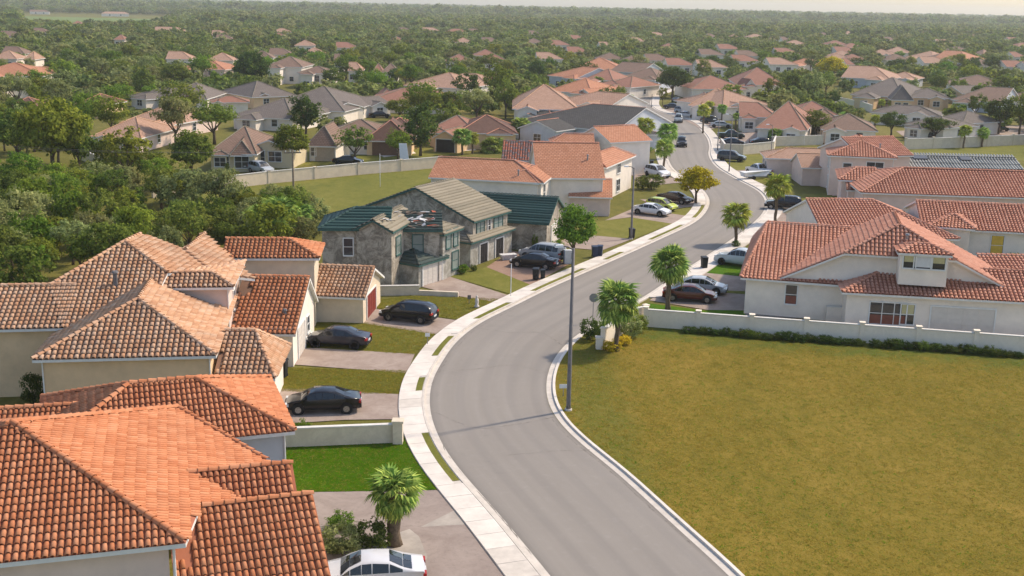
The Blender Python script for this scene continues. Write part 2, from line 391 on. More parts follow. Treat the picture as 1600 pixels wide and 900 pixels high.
LP = [(925, 980), (860, 900), (800, 827), (770, 792), (725, 742), (697, 705), (681, 673), (671, 640), (672, 610), (677, 590), (690, 567), (712, 535), (750, 505), (800, 480), (867, 447), (950, 411), (1025, 377), (1082, 350), (1102, 333), (1109, 317), (1105, 304), (1092, 291), (1070, 277), (1053, 264), (1045, 250), (1040, 234), (1028, 215), (1010, 198), (993, 185), (982, 172), (986, 160), (1000, 150), (1020, 141), (1048, 134)]
RP = [(1235, 1000), (1135, 895), (1085, 850), (1025, 795), (960, 735), (920, 704), (887, 675), (865, 650), (856, 630), (853, 610), (855, 585), (867, 557), (887, 535), (910, 517), (955, 491), (1007, 463), (1050, 434), (1100, 402), (1150, 369), (1178, 347), (1193, 330), (1195, 313), (1182, 297), (1150, 280), (1118, 260), (1107, 242), (1108, 228), (1102, 212), (1082, 192), (1050, 180), (1025, 172), (1016, 162), (1022, 150), (1040, 142), (1062, 136)]
LE = catmull([at(*p)[:2] for p in LP], .8); RE = catmull([at(*p)[:2] for p in RP], .8)
def arclen(P): return np.concatenate([[0], np.cumsum(np.linalg.norm(np.diff(P, axis=0), axis=1))])
def resample(P, s):
    a = arclen(P); return np.stack([np.interp(s, a, P[:, i]) for i in (0, 1)], 1)
def smooth_path(P, k=4):
    for _ in range(k): Q = P.copy(); Q[1:-1] = (P[:-2] + 2 * P[1:-1] + P[2:]) / 4; P = Q
    return P
LE = smooth_path(LE); RE = smooth_path(RE)
nR = 240
A_ = resample(LE, np.linspace(0, arclen(LE)[-1], nR)); B_ = resample(RE, np.linspace(0, arclen(RE)[-1], nR))
K = 6; V = []; Fq = []; UV = []
for i in range(nR):
    for j in range(K + 1):
        q = A_[i] * (1 - j / K) + B_[i] * (j / K); V.append((q[0], q[1], .004)); UV.append((i * 1.4, j * 8.0 / K))
for i in range(nR - 1):
    for j in range(K): a = i * (K + 1) + j; Fq.append((a, a + 1, a + K + 2, a + K + 1))
me = np_mesh('road', V, Fq, 'asphalt'); uvl = me.uv_layers.new(name='UVMap'); UV = np.array(UV, np.float32)
uvl.data.foreach_set('uv', UV[np.array(Fq).ravel()].ravel()); ROAD = tag(link('road', me), kind='structure')

def normals(P, side):
    t = np.gradient(P, axis=0); t /= np.linalg.norm(t, axis=1)[:, None]; return np.stack([-t[:, 1], t[:, 0]], 1) * side
def offset_path(P, side, o):
    Q = P + normals(P, side) * o
    return smooth_path(Q, 3)
def ribbon(name, P, side, o0, o1, z0, z1, mat, s0=None, s1=None, parent=None, skirt=0.0, joint=0.0):
    a = arclen(P); s0 = 0 if s0 is None else s0; s1 = a[-1] if s1 is None else s1
    s = np.linspace(s0, s1, max(2, int((s1 - s0) / .8) + 1)); q0 = resample(offset_path(P, side, o0), s * arclen(offset_path(P, side, o0))[-1] / a[-1]); q1 = resample(offset_path(P, side, o1), s * arclen(offset_path(P, side, o1))[-1] / a[-1])
    b = MB(); n = len(s)
    rows = [(q0, z0 - skirt)] * (skirt > 0) + [(q0, z0), (q1, z1)] + [(q1, z1 - skirt)] * (skirt > 0)
    for q, z in rows: b.v += [(float(p[0]), float(p[1]), z) for p in q]
    for r in range(len(rows) - 1):
        for i in range(n - 1): b.f.append((r * n + i, r * n + i + 1, (r + 1) * n + i + 1, (r + 1) * n + i)); b.m.append(0)
    if skirt:
        b.f.append(tuple(r * n for r in range(4))); b.f.append(tuple(r * n + n - 1 for r in range(4))); b.m += [0, 0]
    return b.build(name, mat, parent)
def s_near(P, px):
    q = at(*px)[:2]; return float(arclen(P)[np.argmin(np.linalg.norm(P - q, axis=1))])
# the left of the path (side +1) is away from the road for the left edge
sL, sR = 1, -1
tag(ribbon('gutter_left', LE, sL, 0, .34, .008, .012, 'concrete'), kind='structure')
tag(ribbon('gutter_right', RE, sR, 0, .42, .008, .012, 'concrete'), kind='structure')
tag(ribbon('kerb_left', LE, sL, .34, .50, .13, .13, 'concrete', skirt=.13), kind='structure')
tag(ribbon('kerb_right', RE, sR, .42, .60, .13, .13, 'concrete_pale', skirt=.13), kind='structure')
# left pavement of single slabs with a planted strip set into it
PAVL = tag(ribbon('pavement_left', LE, sL, .50, 2.02, .09, .09, 'concrete', skirt=.09), kind='structure')
def slabs(P, side, o0, o1, s0, s1, parent, step=1.55, mat='concrete_pale', skip=()):
    s = s0
    while s < s1:
        e = min(s + step - .025, s1); mid = (s + e) / 2
        a0 = o0
        for k0, k1, ok in skip:
            if k0 < mid < k1: a0 = ok
        ribbon('slab', P, side, a0, o1, .125 + rnd.uniform(-.004, .004), .125 + rnd.uniform(-.004, .004), mat if rnd.random() > .2 else 'concrete', s, e, parent, skirt=.05)
        s += step
GS = [((718, 752), (663, 672)), ((655, 616), (660, 588)), ((678, 555), (706, 527)), ((744, 500), (803, 473)), ((848, 455), (915, 421)), ((950, 405), (977, 392)), ((1008, 374), (1065, 351)), ((1088, 340), (1106, 322))]
sk = []
for a, b in GS:
    k0, k1 = sorted((s_near(LE, a), s_near(LE, b))); sk.append((k0, k1, .98))
    tag(ribbon('grass_strip', LE, sL, .55, .97, .105, .11, 'grass_lot', k0, k1), kind='structure')
slabs(LE, sL, .52, 2.0, 0, s_near(LE, (1060, 270)), PAVL, skip=sk)
s1r = s_near(RE, (1000, 466)); eR = arclen(RE)[-1]
PAVR = tag(ribbon('pavement_right', RE, sR, .60, 2.35, .09, .09, 'concrete', s1r, eR, skirt=.09), kind='structure')
slabs(RE, sR, .62, 2.32, s1r, s_near(RE, (1108, 232)), PAVR)
# tar seams on the road, and the lamp pole's shadow painted as one more
def seam_shadow_line(px, w=.05, name='tar_seam'):
    P = catmull([at(*p)[:2] for p in px], .5); P = P + nrs.normal(0, .03, P.shape); b = MB(); n = normals(P, 1)
    for i in range(len(P) - 1):
        w0 = w * nrs.uniform(.5, 1.1); b.poly([(*(P[i] - n[i] * w0), .009), (*(P[i] + n[i] * w0), .009), (*(P[i + 1] + n[i + 1] * w0), .009), (*(P[i + 1] - n[i + 1] * w0), .009)])
    b.build(name, 'gravel_grey', ROAD)
for px in ([(672, 640), (740, 668), (800, 664), (865, 652)], [(790, 712), (850, 706), (921, 703)], [(682, 580), (740, 577), (800, 571), (857, 583)], [(742, 512), (800, 520), (846, 520), (880, 540)],  # first line is the street lamp's cast shadow, put on as a dark strip
           [(690, 690), (700, 712), (722, 742), (772, 797), (830, 868)], [(862, 655), (888, 683), (960, 742), (1080, 850)], [(675, 600), (690, 575), (716, 540), (752, 509), (830, 470)]): seam_shadow_line(px, .045)

# the vacant lot, lawns, drives
edge = offset_path(RE, sR, .58); k0 = 0; k1 = int(np.argmin(np.linalg.norm(RE - at(910, 517)[:2], axis=1)))
b = MB(); P = [(*p, .06) for p in edge[:k1:2]] + [(*at(960, 498)[:2], .06), (*at(1010, 510)[:2], .06), (*at(1600, 550)[:2], .06), (*at(2000, 585)[:2], .06), (60, 20, .06), (20, 20, .06)]
b.poly(P); tag(b.build('grass_field', 'grass_field'), kind='structure')
sheet('lawn_bright', [(440, 697), (628, 684), (640, 702), (655, 725), (686, 766), (455, 770)], .05, 'grass_bright')
sheet('lawn_drives', [(420, 575), (640, 580), (626, 617), (430, 612)], .045, 'grass_lot')
sheet('lawn_middle', [(480, 505), (560, 503), (680, 521), (648, 555), (480, 543)], .045, 'grass_lot')
sheet('lawn_beyond_wagon', [(590, 470), (640, 462), (790, 468), (715, 500), (590, 482)], .045, 'grass_lot')
sheet('lawn_derelict', [(700, 432), (760, 418), (840, 432), (870, 425), (805, 462), (780, 455)], .045, 'grass_lot')
sheet('lawn_white_garage', [(900, 350), (990, 340), (1050, 350), (985, 376), (900, 366)], .045, 'grass_lot')
sheet('lawn_lime_car', [(1040, 330), (1090, 322), (1078, 340), (1020, 338)], .045, 'grass_lot')
sheet('lawn_bin', [(1075, 424), (1112, 408), (1165, 414), (1165, 432), (1080, 429)], .045, 'grass_bright')
sheet('lawn_strip_palm', [(1010, 474), (1100, 486), (1165, 484), (1165, 500), (1012, 488)], .045, 'grass_bright')
sheet('lawn_suv', [(1117, 240), (1200, 243), (1200, 262), (1150, 268), (1125, 256)], .045, 'grass_lot')
sheet('lawn_trailer', [(1150, 274), (1200, 272), (1200, 285), (1180, 288)], .045, 'grass_lot')
sheet('lawn_palms', [(1410, 232), (1600, 226), (1640, 245), (1600, 252), (1420, 242)], .045, 'grass_lot')
sheet('lawn_walled', [(1300, 163), (1345, 168), (1330, 180), (1298, 176)], .05, 'grass_bright')
sheet('open_lot', [(300, 300), (690, 262), (690, 276), (600, 315), (480, 340), (330, 345)], .045, 'grass_lot')
sheet('far_meadow', [(38, 26), (268, 31), (270, 38), (170, 42), (50, 37)], .5, 'grass_far')
sheet('drive_bottom', [(440, 771), (688, 767), (716, 802), (797, 902), (840, 960), (420, 960)], .05, 'drive_grey')
sheet('drive_wedge', [(657, 825), (712, 798), (730, 821)], .056, 'drive_pale')
sheet('drive_apron', [(585, 846), (640, 828), (655, 840), (668, 872), (652, 900), (560, 900)], .056, 'drive_pale')
sheet('drive_slab', [(642, 829), (733, 821), (797, 903), (690, 908)], .054, 'drive_grey')
sheet('drive_sedan', [(425, 608), (500, 609), (624, 617), (625, 656), (540, 657), (430, 664)], .05, 'drive_pink')
sheet('drive_middle', [(500, 545), (648, 554), (636, 584), (440, 569), (470, 545)], .05, 'drive_pink')
sheet('drive_wagon', [(583, 483), (712, 501), (680, 523), (560, 505)], .05, 'drive_pink')
sheet('drive_derelict', [(655, 448), (700, 432), (800, 464), (770, 472), (720, 464)], .05, 'drive_pink')
sheet('drive_suv', [(760, 418), (800, 392), (892, 412), (830, 446)], .05, 'drive_red')
sheet('drive_tree', [(860, 385), (900, 366), (988, 374), (940, 392)], .05, 'drive_pink')
sheet('drive_white_sedan', [(945, 345), (990, 326), (1075, 338), (1050, 350), (985, 340)], .05, 'drive_pink')
sheet('drive_black_car', [(1000, 312), (1090, 312), (1092, 322), (1040, 328)], .05, 'drive_pink')
sheet('drive_red_car', [(1015, 470), (1075, 424), (1170, 434), (1170, 486), (1105, 485)], .05, 'drive_pink')
sheet('drive_strip_grass', [(1118, 454), (1170, 456), (1170, 461), (1124, 458)], .056, 'grass_lot')
sheet('drive_pickup', [(1112, 407), (1140, 394), (1175, 400), (1175, 414)], .05, 'drive_pink')
sheet('drive_right_yard', [(1195, 350), (1205, 310), (1300, 318), (1300, 356)], .05, 'drive_pink')
sheet('drive_right_grass', [(1238, 305), (1300, 302), (1300, 320), (1230, 314)], .056, 'grass_lot')
sheet('drive_trailer', [(1150, 267), (1210, 262), (1225, 270), (1165, 276)], .05, 'drive_pink')
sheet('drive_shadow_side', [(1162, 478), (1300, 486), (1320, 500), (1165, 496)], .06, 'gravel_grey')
sheet('yard_garage', [(1300, 500), (1620, 522), (1620, 545), (1300, 520)], .05, 'drive_grey')
sheet('drive_white_suv', [(985, 270), (1050, 278), (1070, 285), (1000, 292)], .05, 'drive_pink')
sheet('drive_walled_cars', [(1125, 208), (1200, 206), (1225, 222), (1130, 226)], .05, 'drive_pink')
sheet('drive_upper', [(1036, 170), (1090, 166), (1140, 196), (1100, 204)], .05, 'drive_pink')
sheet('drive_far_left', [(430, 262), (520, 235), (720, 225), (700, 245), (600, 252)], .04, 'grass_lot')
sheet('drive_brown_garage', [(575, 235), (640, 232), (650, 240), (600, 246)], .052, 'concrete_pale')
sheet('drive_dark_garage', [(690, 225), (720, 222), (745, 235), (700, 238)], .052, 'concrete_pale')
sheet('drive_far_right', [(1400, 205), (1600, 196), (1640, 215), (1420, 220)], .05, 'drive_pink')
# ------------------------------------------------------------------ houses
def inpoly(px, py, poly):
    n = len(poly); r = np.zeros(len(px), bool); j = n - 1
    for i in range(n):
        xi, yi = poly[i]; xj, yj = poly[j]
        c = ((yi > py) != (yj > py)) & (px < (xj - xi) * (py - yi) / (yj - yi + 1e-12) + xi); r ^= c; j = i
    return r
def barrel(nseg, w, ln, lift, lip):
    """one clay tile: x across, y up the slope, z off the roof"""
    V = []; Fc = []
    for yy, ww, zz in ((0, w / 2, lift), (ln, w / 2 * .82, 0.0)):
        for k in range(nseg + 1):
            a = math.pi * k / nseg; V.append((-ww * math.cos(a), yy, zz + ww * .85 * math.sin(a)))
    n = nseg + 1
    for k in range(nseg): Fc.append((k, k + 1, n + k + 1, n + k))
    if lip:
        for k in range(n):
            a = math.pi * k / nseg; ww = w / 2 - .022; V.append((-ww * math.cos(a), .004, lift + ww * .85 * math.sin(a)))
        for k in range(nseg): Fc.append((k + 1, k, 2 * n + k, 2 * n + k + 1))
    return np.array(V), np.array(Fc)
def instance_np(V, Fc, M):
    """M: (n,3,4) transforms -> joined arrays"""
    W = np.einsum('nij,kj->nki', M[:, :, :3], V) + M[:, None, :, 3]; n = len(M)
    return W.reshape(-1, 3), (Fc[None] + (np.arange(n) * len(V))[:, None, None]).reshape(-1, Fc.shape[1])

class Wing: pass
HOUSES = []
class House:
    def __init__(s, name, label, roof='barrel', tm='tile_salmon', pan='tile_pan', wall='stucco_white', trim='trim_white', pitch=.30, course=.40, sep=0, cat='house', group=None):
        s.name, s.label, s.roof, s.tm, s.pan, s.wall, s.trim = name, label, roof, tm, pan, wall, trim
        s.cw, s.ce, s.sep, s.cat, s.group = pitch, course, sep, cat, group; s.w = []; HOUSES.append(s)
    def ridge(s, r0, r1, zr, hd, tp=.42, **kw):
        """wing given by its ridge ends as seen and its half depth"""
        a = at(r0[0], r0[1], zr); b = at(r1[0], r1[1], zr); u = (b - a) / np.linalg.norm(b - a); v = np.array([-u[1], u[0], 0]); dz = np.array([0, 0, -hd * tp])
        return s.wing(a - v * hd + dz, b - v * hd + dz, zr - hd * tp, hd=hd, tp=tp, **kw)
    def wing(s, A, B, ze, R=None, tp=.38, k='x', el='h', er='h', d=None, hd=None, o=.45, zb=0.0, wm=None, tm=None, wins=(), nowall=False, roof=None, back=None, trim=None, far='g', hl=None):
        inset = hl
        a = at(A[0], A[1], ze) if len(A) == 2 else np.array(A); b = at(B[0], B[1], ze) if len(B) == 2 else np.array(B); L = np.linalg.norm((b - a)[:2]); u = (b - a) / np.linalg.norm(b - a); u[2] = 0; u /= np.linalg.norm(u)
        v = np.array([-u[1], u[0], 0.]); W = Wing(); W.u, W.v, W.a = u, v, a
        def P(x, y, z): return a + u * x + v * y + np.array([0, 0, z])
        W.polys = []; W.caps = []; W.gables = []
        if k == 'x':
            vr = hd if hd else float((onplane(R[0], R[1], a, np.array([-v[0] * tp, -v[1] * tp, 1])) - a) @ v)
            vr = max(1.0, min(vr, 14)); zr = vr * tp; D = d if d else vr * 2; bk = D - vr
            hl = min(vr, L * .49) if el == 'h' else 0; hr = min(vr, L * .49) if er == 'h' else 0
            if el == 'h' and inset is not None: hl = inset
            r0, r1 = P(hl, vr, zr), P(L - hr, vr, zr); zf = 0.0
            W.polys = [[P(0, 0, 0), P(L, 0, 0), r1, r0], [P(L, D, zf), P(0, D, zf), r0, r1]]; W.caps = [(r0, r1)]
            if el == 'h': W.polys.append([P(0, D, 0), P(0, 0, 0), r0]); W.caps += [(P(0, 0, 0), r0), (P(0, D, 0), r0)]
            else: W.caps += []
            if er == 'h': W.polys.append([P(L, 0, 0), P(L, D, 0), r1]); W.caps += [(P(L, 0, 0), r1), (P(L, D, 0), r1)]
            gl = .3; W.rect = (o if el == 'h' else gl, L - (o if er == 'h' else gl), o, D - o); W.D = D; W.L = L; W.zr = zr
            W.ztop = {'f': o * tp, 'b': o * zr / bk}; W.gab = [('l', (vr, zr))] * (el == 'g') + [('r', (vr, zr))] * (er == 'g')
        else:
            h = L / 2; D = d or L; nh = el == 'h'
            if R is not None:
                lo, hi = .1, 1.2
                for _ in range(30):
                    m = (lo + hi) / 2
                    if proj(P(h, h if nh else 0, m * h))[1] > R[1]: lo = m
                    else: hi = m
                tp = lo
            zr = tp * h; jk = isinstance(el, tuple); r0 = P(h, min(h, D * .5) if nh else (el[1] if jk else 0), zr); fh = far == 'h'; r1 = P(h, D - (min(h, D * .45) if fh else 0), zr)
            W.polys = [[P(L, 0, 0), P(L, D, 0), r1, r0], [P(0, D, 0), P(0, 0, 0), r0, r1]]; W.caps = [(r0, r1)]
            if jk:
                zj = el[0]; jl, jr = P(zj / tp, -.25, zj), P(L - zj / tp, -.25, zj)
                W.polys = [[P(L, 0, 0), P(L, D, 0), r1, r0, jr], [P(0, D, 0), P(0, 0, 0), jl, r0, r1], [jl, jr, r0]]; W.caps += [(jl, r0), (jr, r0)]
            if nh: W.polys.append([P(0, 0, 0), P(L, 0, 0), r0]); W.caps += [(P(0, 0, 0), r0), (P(L, 0, 0), r0)]
            if fh: W.polys.append([P(L, D, 0), P(0, D, 0), r1])
            W.rect = (o, L - o, o if nh else .3, D - .3); W.D = D; W.L = L; W.zr = zr
            W.ztop = {'l': o * tp, 'r': o * tp}; W.gab = [('f', (h, zr))] * (not nh) + [('b', (h, zr))] * (not fh)
        W.tp = tp; W.ze = ze; W.k = k; W.zb = zb; W.wm = wm or s.wall; W.tm = tm or s.tm; W.wins = wins; W.nowall = nowall; W.style = roof or s.roof; W.el = el; W.P = P; W.trim = trim or s.trim
        s.w.append(W); return W
    def custom(s, polys, caps, wallpts=None, tops=None, wm=None):
        W = Wing(); W.polys = polys; W.caps = caps; W.k = 'c'; W.wallpts = wallpts; W.tops = tops; W.wm = wm or s.wall; W.tm = s.tm; W.wins = (); W.nowall = wallpts is None; W.style = s.roof; W.trim = s.trim; W.zb = 0
        s.w.append(W); return W

def opening(root, off, c, n, w, h, style):
    """window, door or garage door on a wall: c = middle of its foot (world), n = outward normal"""
    t = np.array([-n[1], n[0]]); n = np.array(n[:2]); t3 = lambda a, b, z: np.array([c[0] + t[0] * a + n[0] * b, c[1] + t[1] * a + n[1] * b, c[2] + z]) - off
    def bar(b, a0, a1, z0, z1, d0, d1, mi=0):
        b.box8([t3(a0, d0, z0), t3(a1, d0, z0), t3(a1, d1, z0), t3(a0, d1, z0), t3(a0, d0, z1), t3(a1, d0, z1), t3(a1, d1, z1), t3(a0, d1, z1)], mi)
    W = w / 2; fm = {'garage_red': 'trim_white', 'garage_brown': 'stucco_beige', 'garage_dark': 'trim_white', 'garage_beige': 'trim_white'}.get(style, 'trim_white')
    if style.startswith('garage') or style == 'door':
        f = MB(); bar(f, -W - .12, -W, 0, h + .12, -.05, .09); bar(f, W, W + .12, 0, h + .12, -.05, .09); bar(f, -W, W, h, h + .12, -.05, .09)
        o = f.build('garage_door' if style != 'door' else 'door', fm, root)
        p = MB(); k = 5 if style != 'door' else 1
        for i in range(k):
            for j in range(4 if style != 'door' else 1):
                q = 4 if style != 'door' else 1; bar(p, -W + w * j / q + .03, -W + w * (j + 1) / q - .03, h * i / k + .02, h * (i + 1) / k - .02, .0, .05)
        bar(p, -W, W, 0, h, -.04, .03); p.build('panel', style if style != 'door' else 'garage_brown', o); return
    f = MB(); bar(f, -W - .09, -W, -.09, h + .09, -.05, .08); bar(f, W, W + .09, -.09, h + .09, -.05, .08); bar(f, -W, W, h, h + .09, -.05, .08); bar(f, -W - .05, W + .05, -.12, 0, -.05, .13)
    nm = max(1, round(w / .9))
    for i in range(1, nm): x = -W + w * i / nm; bar(f, x - .03, x + .03, 0, h, -.02, .06)
    if h > 1.0: bar(f, -W, W, h * .5 - .025, h * .5 + .025, -.02, .055)
    o = f.build('window', 'trim_green' if style == 'green' else 'trim_white', root)
    p = MB(); bar(p, -W, W, 0, h, -.03, .03); p.build('pane', {'win': 'window_glass', 'green': 'teal_glass'}.get(style, 'window_glass'), o)
    if style in ('blind_white', 'blind_yellow', 'curtain_red', 'shutter_yellow'):
        p = MB(); z0 = {'blind_white': .1, 'blind_yellow': h * .5, 'curtain_red': 0, 'shutter_yellow': 0}[style]; z1 = h * .42 if style == 'curtain_red' else h
        bar(p, -W + .04, W - .04, z0, z1, -.02, .038); p.build('blind' if style != 'shutter_yellow' else 'shutter', style, o)

TILE_FINE = {}
def build_house(H):
    first = H.w[0]; allp = np.array([p for W in H.w for q in W.polys for p in q]); c = allp.mean(0); off = np.array([c[0], c[1], 0.])
    root = thing(H.name, H.label, H.cat, off, 0, H.group)
    cands = []
    for wi, W in enumerate(H.w):
        # ---- walls
        if not W.nowall:
            b = MB(); wp = []
            if W.k == 'c':
                pts = [np.array(p) for p in W.wallpts]; n = len(pts)
                for i in range(n):
                    p, q = pts[i], pts[(i + 1) % n]; b.poly([(p[0], p[1], 0), (q[0], q[1], 0), (q[0], q[1], W.tops[(i + 1) % n]), (p[0], p[1], W.tops[i])])
            else:
                x0, x1, y0, y1 = W.rect; P = W.P; zb = W.zb - W.ze
                tz = {k: W.ztop.get(k, 0.0) - .04 for k in 'flbr'}
                zz = max(tz.values()) if W.k == 'x' else max(W.ztop.values()) - .04
                if W.k == 'x' and W.el == 'h': zz = W.ztop['f'] - .06
                C = [(x0, y0), (x1, y0), (x1, y1), (x0, y1)]
                for i, (nm) in enumerate('frbl'):
                    p, q = C[i], C[(i + 1) % 4]; poly = [P(p[0], p[1], zb), P(q[0], q[1], zb), P(q[0], q[1], zz)]
                    for gn, (gp, gz) in W.gab:
                        if gn == nm:
                            s_ = (q[0] if nm in 'fb' else q[1]); 
                            if nm in 'lr': poly.append(P(p[0], gp, gz - .10))
                            elif nm == 'f' and isinstance(W.el, tuple): poly += [P(W.L - W.el[0] / W.tp, p[1], W.el[0] - .1), P(W.el[0] / W.tp, p[1], W.el[0] - .1)]
                            else: poly.append(P(gp, p[1], gz - .10))
                    poly.append(P(p[0], p[1], zz)); b.poly(poly)
            b.build('wall', W.wm, root, off=off)
            for (wl_, f, z0, w, h, st) in W.wins:
                x0, x1, y0, y1 = W.rect; u, v = W.u, W.v
                pos, n = {'f': (W.P(x0 + (x1 - x0) * f, y0, 0), -v), 'b': (W.P(x0 + (x1 - x0) * f, y1, 0), v), 'l': (W.P(x0, y0 + (y1 - y0) * f, 0), -u), 'r': (W.P(x1, y0 + (y1 - y0) * f, 0), u)}[wl_]
                opening(root, off, (pos[0], pos[1], z0), n, w, h, st)
        # ---- roof slab
        b = MB(); UVs = []
        for q in W.polys:
            n = np.cross(q[1] - q[0], q[2] - q[1]); n /= np.linalg.norm(n)
            if n[2] < 0: n = -n
            eu = np.cross(np.array([0, 0, 1.]), n); eu = np.array([1., 0, 0]) if np.linalg.norm(eu) < 1e-4 else eu / np.linalg.norm(eu); ev = np.cross(n, eu)
            b.poly([p - off for p in q]); UVs += [(float(p @ eu), float(p @ ev)) for p in q]
            for i in range(len(q)):
                p0, p1 = q[i], q[(i + 1) % len(q)]; dz = np.array([0, 0, .17]); b.poly([p0 - off - dz, p1 - off - dz, p1 - off, p0 - off], 1); UVs += [(0, 0)] * 4
            b.poly([p - off - np.array([0, 0, .17]) for p in q][::-1], 1); UVs += [(0, 0)] * len(q)
        top = {'barrel': H.pan if W.tm != 'tile_weathered' else 'tile_pan_old', 'flat': W.tm, 'shingle': W.tm, 'sheet': W.tm}[W.style]
        ro = b.build('roof', [top, W.trim], root); uvl = ro.data.uv_layers.new(name='UVMap'); uvl.data.foreach_set('uv', np.array(UVs, np.float32).ravel())
        # ---- ridge caps
        if W.caps:
            cv, cf = barrel(4, .30 if W.style == 'barrel' else .22, .46, .035, False); Ms = []
            for p, q in W.caps:
                d = q - p; ln = np.linalg.norm(d)
                if ln < .3: continue
                d = d / ln; s_ = np.cross(d, np.array([0, 0, 1.])); s_ /= np.linalg.norm(s_); nn = np.cross(s_, d); k = max(1, int(ln / .42))
                for i in range(k):
                    M = np.zeros((3, 4)); M[:, 0] = s_; M[:, 1] = d; M[:, 2] = nn; M[:, 3] = p + d * (ln * i / k) - off + np.array([0, 0, .03 + (.05 if W.style == 'barrel' else 0)]); Ms.append(M)
            if Ms:
                V, Fc = instance_np(cv, cf, np.array(Ms)); cm = W.tm if W.style == 'barrel' else W.tm
                if W.style == 'shingle':
                    cm = {'shingle_orange': 'tile_salmon', 'shingle_tan': 'tile_weathered'}.get(W.tm, 'slate_tan' if 'grey' in W.tm or 'brown' in W.tm else 'tile_salmon')
                co = link('ridge_cap', np_mesh('ridge_cap', V, Fc, cm, True), ro)
        # ---- tiles
        if W.style in ('barrel', 'flat', 'sheet'):
            Ms = []
            for q in W.polys:
                n = np.cross(q[1] - q[0], q[2] - q[1]); n /= np.linalg.norm(n)
                if n[2] < 0: n = -n
                mid = np.mean(q, 0)
                vd = (CAMP - mid); vd /= np.linalg.norm(vd)
                if n @ vd < -.12: continue
                eu = np.cross(np.array([0, 0, 1.]), n); eu /= np.linalg.norm(eu); ev = np.cross(n, eu)
                s2 = np.array([p @ eu for p in q]); t2 = np.array([p @ ev for p in q]); hgt = q[0] @ n
                ce = H.ce; cw = H.cw
                if W.style == 'barrel':
                    S, T = np.meshgrid(np.arange(s2.min() + cw / 2, s2.max(), cw), np.arange(t2.min() - .05, t2.max(), ce)); S = S.ravel(); T = T.ravel()
                    k = inpoly(S, T + ce * .4, list(zip(s2, t2))); S, T = S[k], T[k]; jit = nrs.normal(0, .008, len(S)); tj = nrs.normal(0, .012, len(S))
                    pos = S[:, None] * eu + (T + tj)[:, None] * ev + (hgt + .012) * n
                    # drop tiles buried under another wing
                    keep = np.ones(len(pos), bool)
                    for V2 in H.w:
                        if V2 is W: continue
                        for q2 in V2.polys:
                            n2 = np.cross(q2[1] - q2[0], q2[2] - q2[1]); n2 /= np.linalg.norm(n2)
                            zz = q2[0][2] - ((pos[:, :2] - q2[0][:2]) @ n2[:2]) / n2[2]
                            keep &= ~(inpoly(pos[:, 0], pos[:, 1], [(p[0], p[1]) for p in q2]) & (zz > pos[:, 2] + .25) & (zz < pos[:, 2] + 1.5))
                    pos = pos[keep]; jit = jit[keep]
                    M = np.zeros((len(pos), 3, 4)); ca, sa = np.cos(jit), np.sin(jit)
                    M[:, :, 0] = ca[:, None] * eu + sa[:, None] * ev; M[:, :, 1] = ca[:, None] * ev - sa[:, None] * eu; M[:, :, 2] = n; M[:, :, 3] = pos - off; Ms.append(M)
                else:
                    # long courses lapped over one another, cut where the plane ends
                    t = t2.min(); 
                    step = ce
                    while t < t2.max() - .1:
                        tt = t + step * .5; xs = []
                        for i in range(len(q)):
                            a0, a1, b0, b1 = s2[i], s2[(i + 1) % len(q)], t2[i], t2[(i + 1) % len(q)]
                            if (b0 > tt) != (b1 > tt): xs.append(a0 + (a1 - a0) * (tt - b0) / (b1 - b0))
                        if len(xs) >= 2:
                            x0, x1 = min(xs), max(xs)
                            if x1 - x0 > .25:
                                M = np.zeros((3, 4)); M[:, 0] = eu * (x1 - x0); M[:, 1] = ev * (step * 1.04); M[:, 2] = n; M[:, 3] = eu * x0 + ev * t + n * (hgt + .004) - off; Ms.append(M[None])
                        t += step
            if Ms:
                M = np.concatenate(Ms)
                if W.style == 'barrel': cands.append((M, ro, W))
                else:
                    cv = np.array([(0, 0, .0), (1, 0, .0), (1, 0, .11), (0, 0, .11), (0, 1, .008), (1, 1, .008)]); cf = np.array([(0, 1, 2, 3), (3, 2, 5, 4)])
                    V, Fc = instance_np(cv, cf, M); tag(link('roof_course', np_mesh('roof_course', V, Fc, W.tm), ro), kind='stuff')
    # ---- clay tiles: the largest in view as pieces of their own, the rest joined
    if cands:
        sepset = None
        if H.sep:
            sc = []
            for ci, (M, ro, W) in enumerate(cands):
                P = M[:, :, 3] + off; w = (P - CAMP) @ FWD; x = 800 + F_PX * ((P - CAMP) @ RGT) / w; y = 450 - F_PX * ((P - CAMP) @ UPV) / w
                vis = (x > 0) & (x < 1600) & (y > 0) & (y < 900) & ((M[:, :, 2] * (CAMP - P)).sum(1) / w > .28)
                size = np.where(vis, 1 / w, 0); sc += [(size[i], ci, i) for i in range(len(M))]
            sc.sort(reverse=True); sepset = {}
            for s_, ci, i in sc[:H.sep]:
                if s_ > 0: sepset.setdefault(ci, []).append(i)
        for ci, (M, ro, W) in enumerate(cands):
            fine = H.sep > 0; cv, cf = barrel(5 if fine else 3, H.cw * .86, H.ce * 1.12, .055, fine)
            idx = np.ones(len(M), bool)
            if sepset and ci in sepset:
                key = (W.tm, H.cw, H.ce)
                if key not in TILE_FINE: TILE_FINE[key] = np_mesh('roof_tile', cv, cf, W.tm, True)
                for i in sepset[ci]:
                    o = link('roof_tile', TILE_FINE[key], ro); m4 = Matrix([list(map(float, M[i, r])) for r in range(3)] + [[0, 0, 0, 1]]); o.matrix_local = m4; idx[i] = False
            if idx.any():
                V, Fc = instance_np(cv, cf, M[idx]); tag(link('roof_tiles', np_mesh('roof_tiles', V, Fc, W.tm, True), ro), kind='stuff')
    H.root = root; H.off = off
    return root
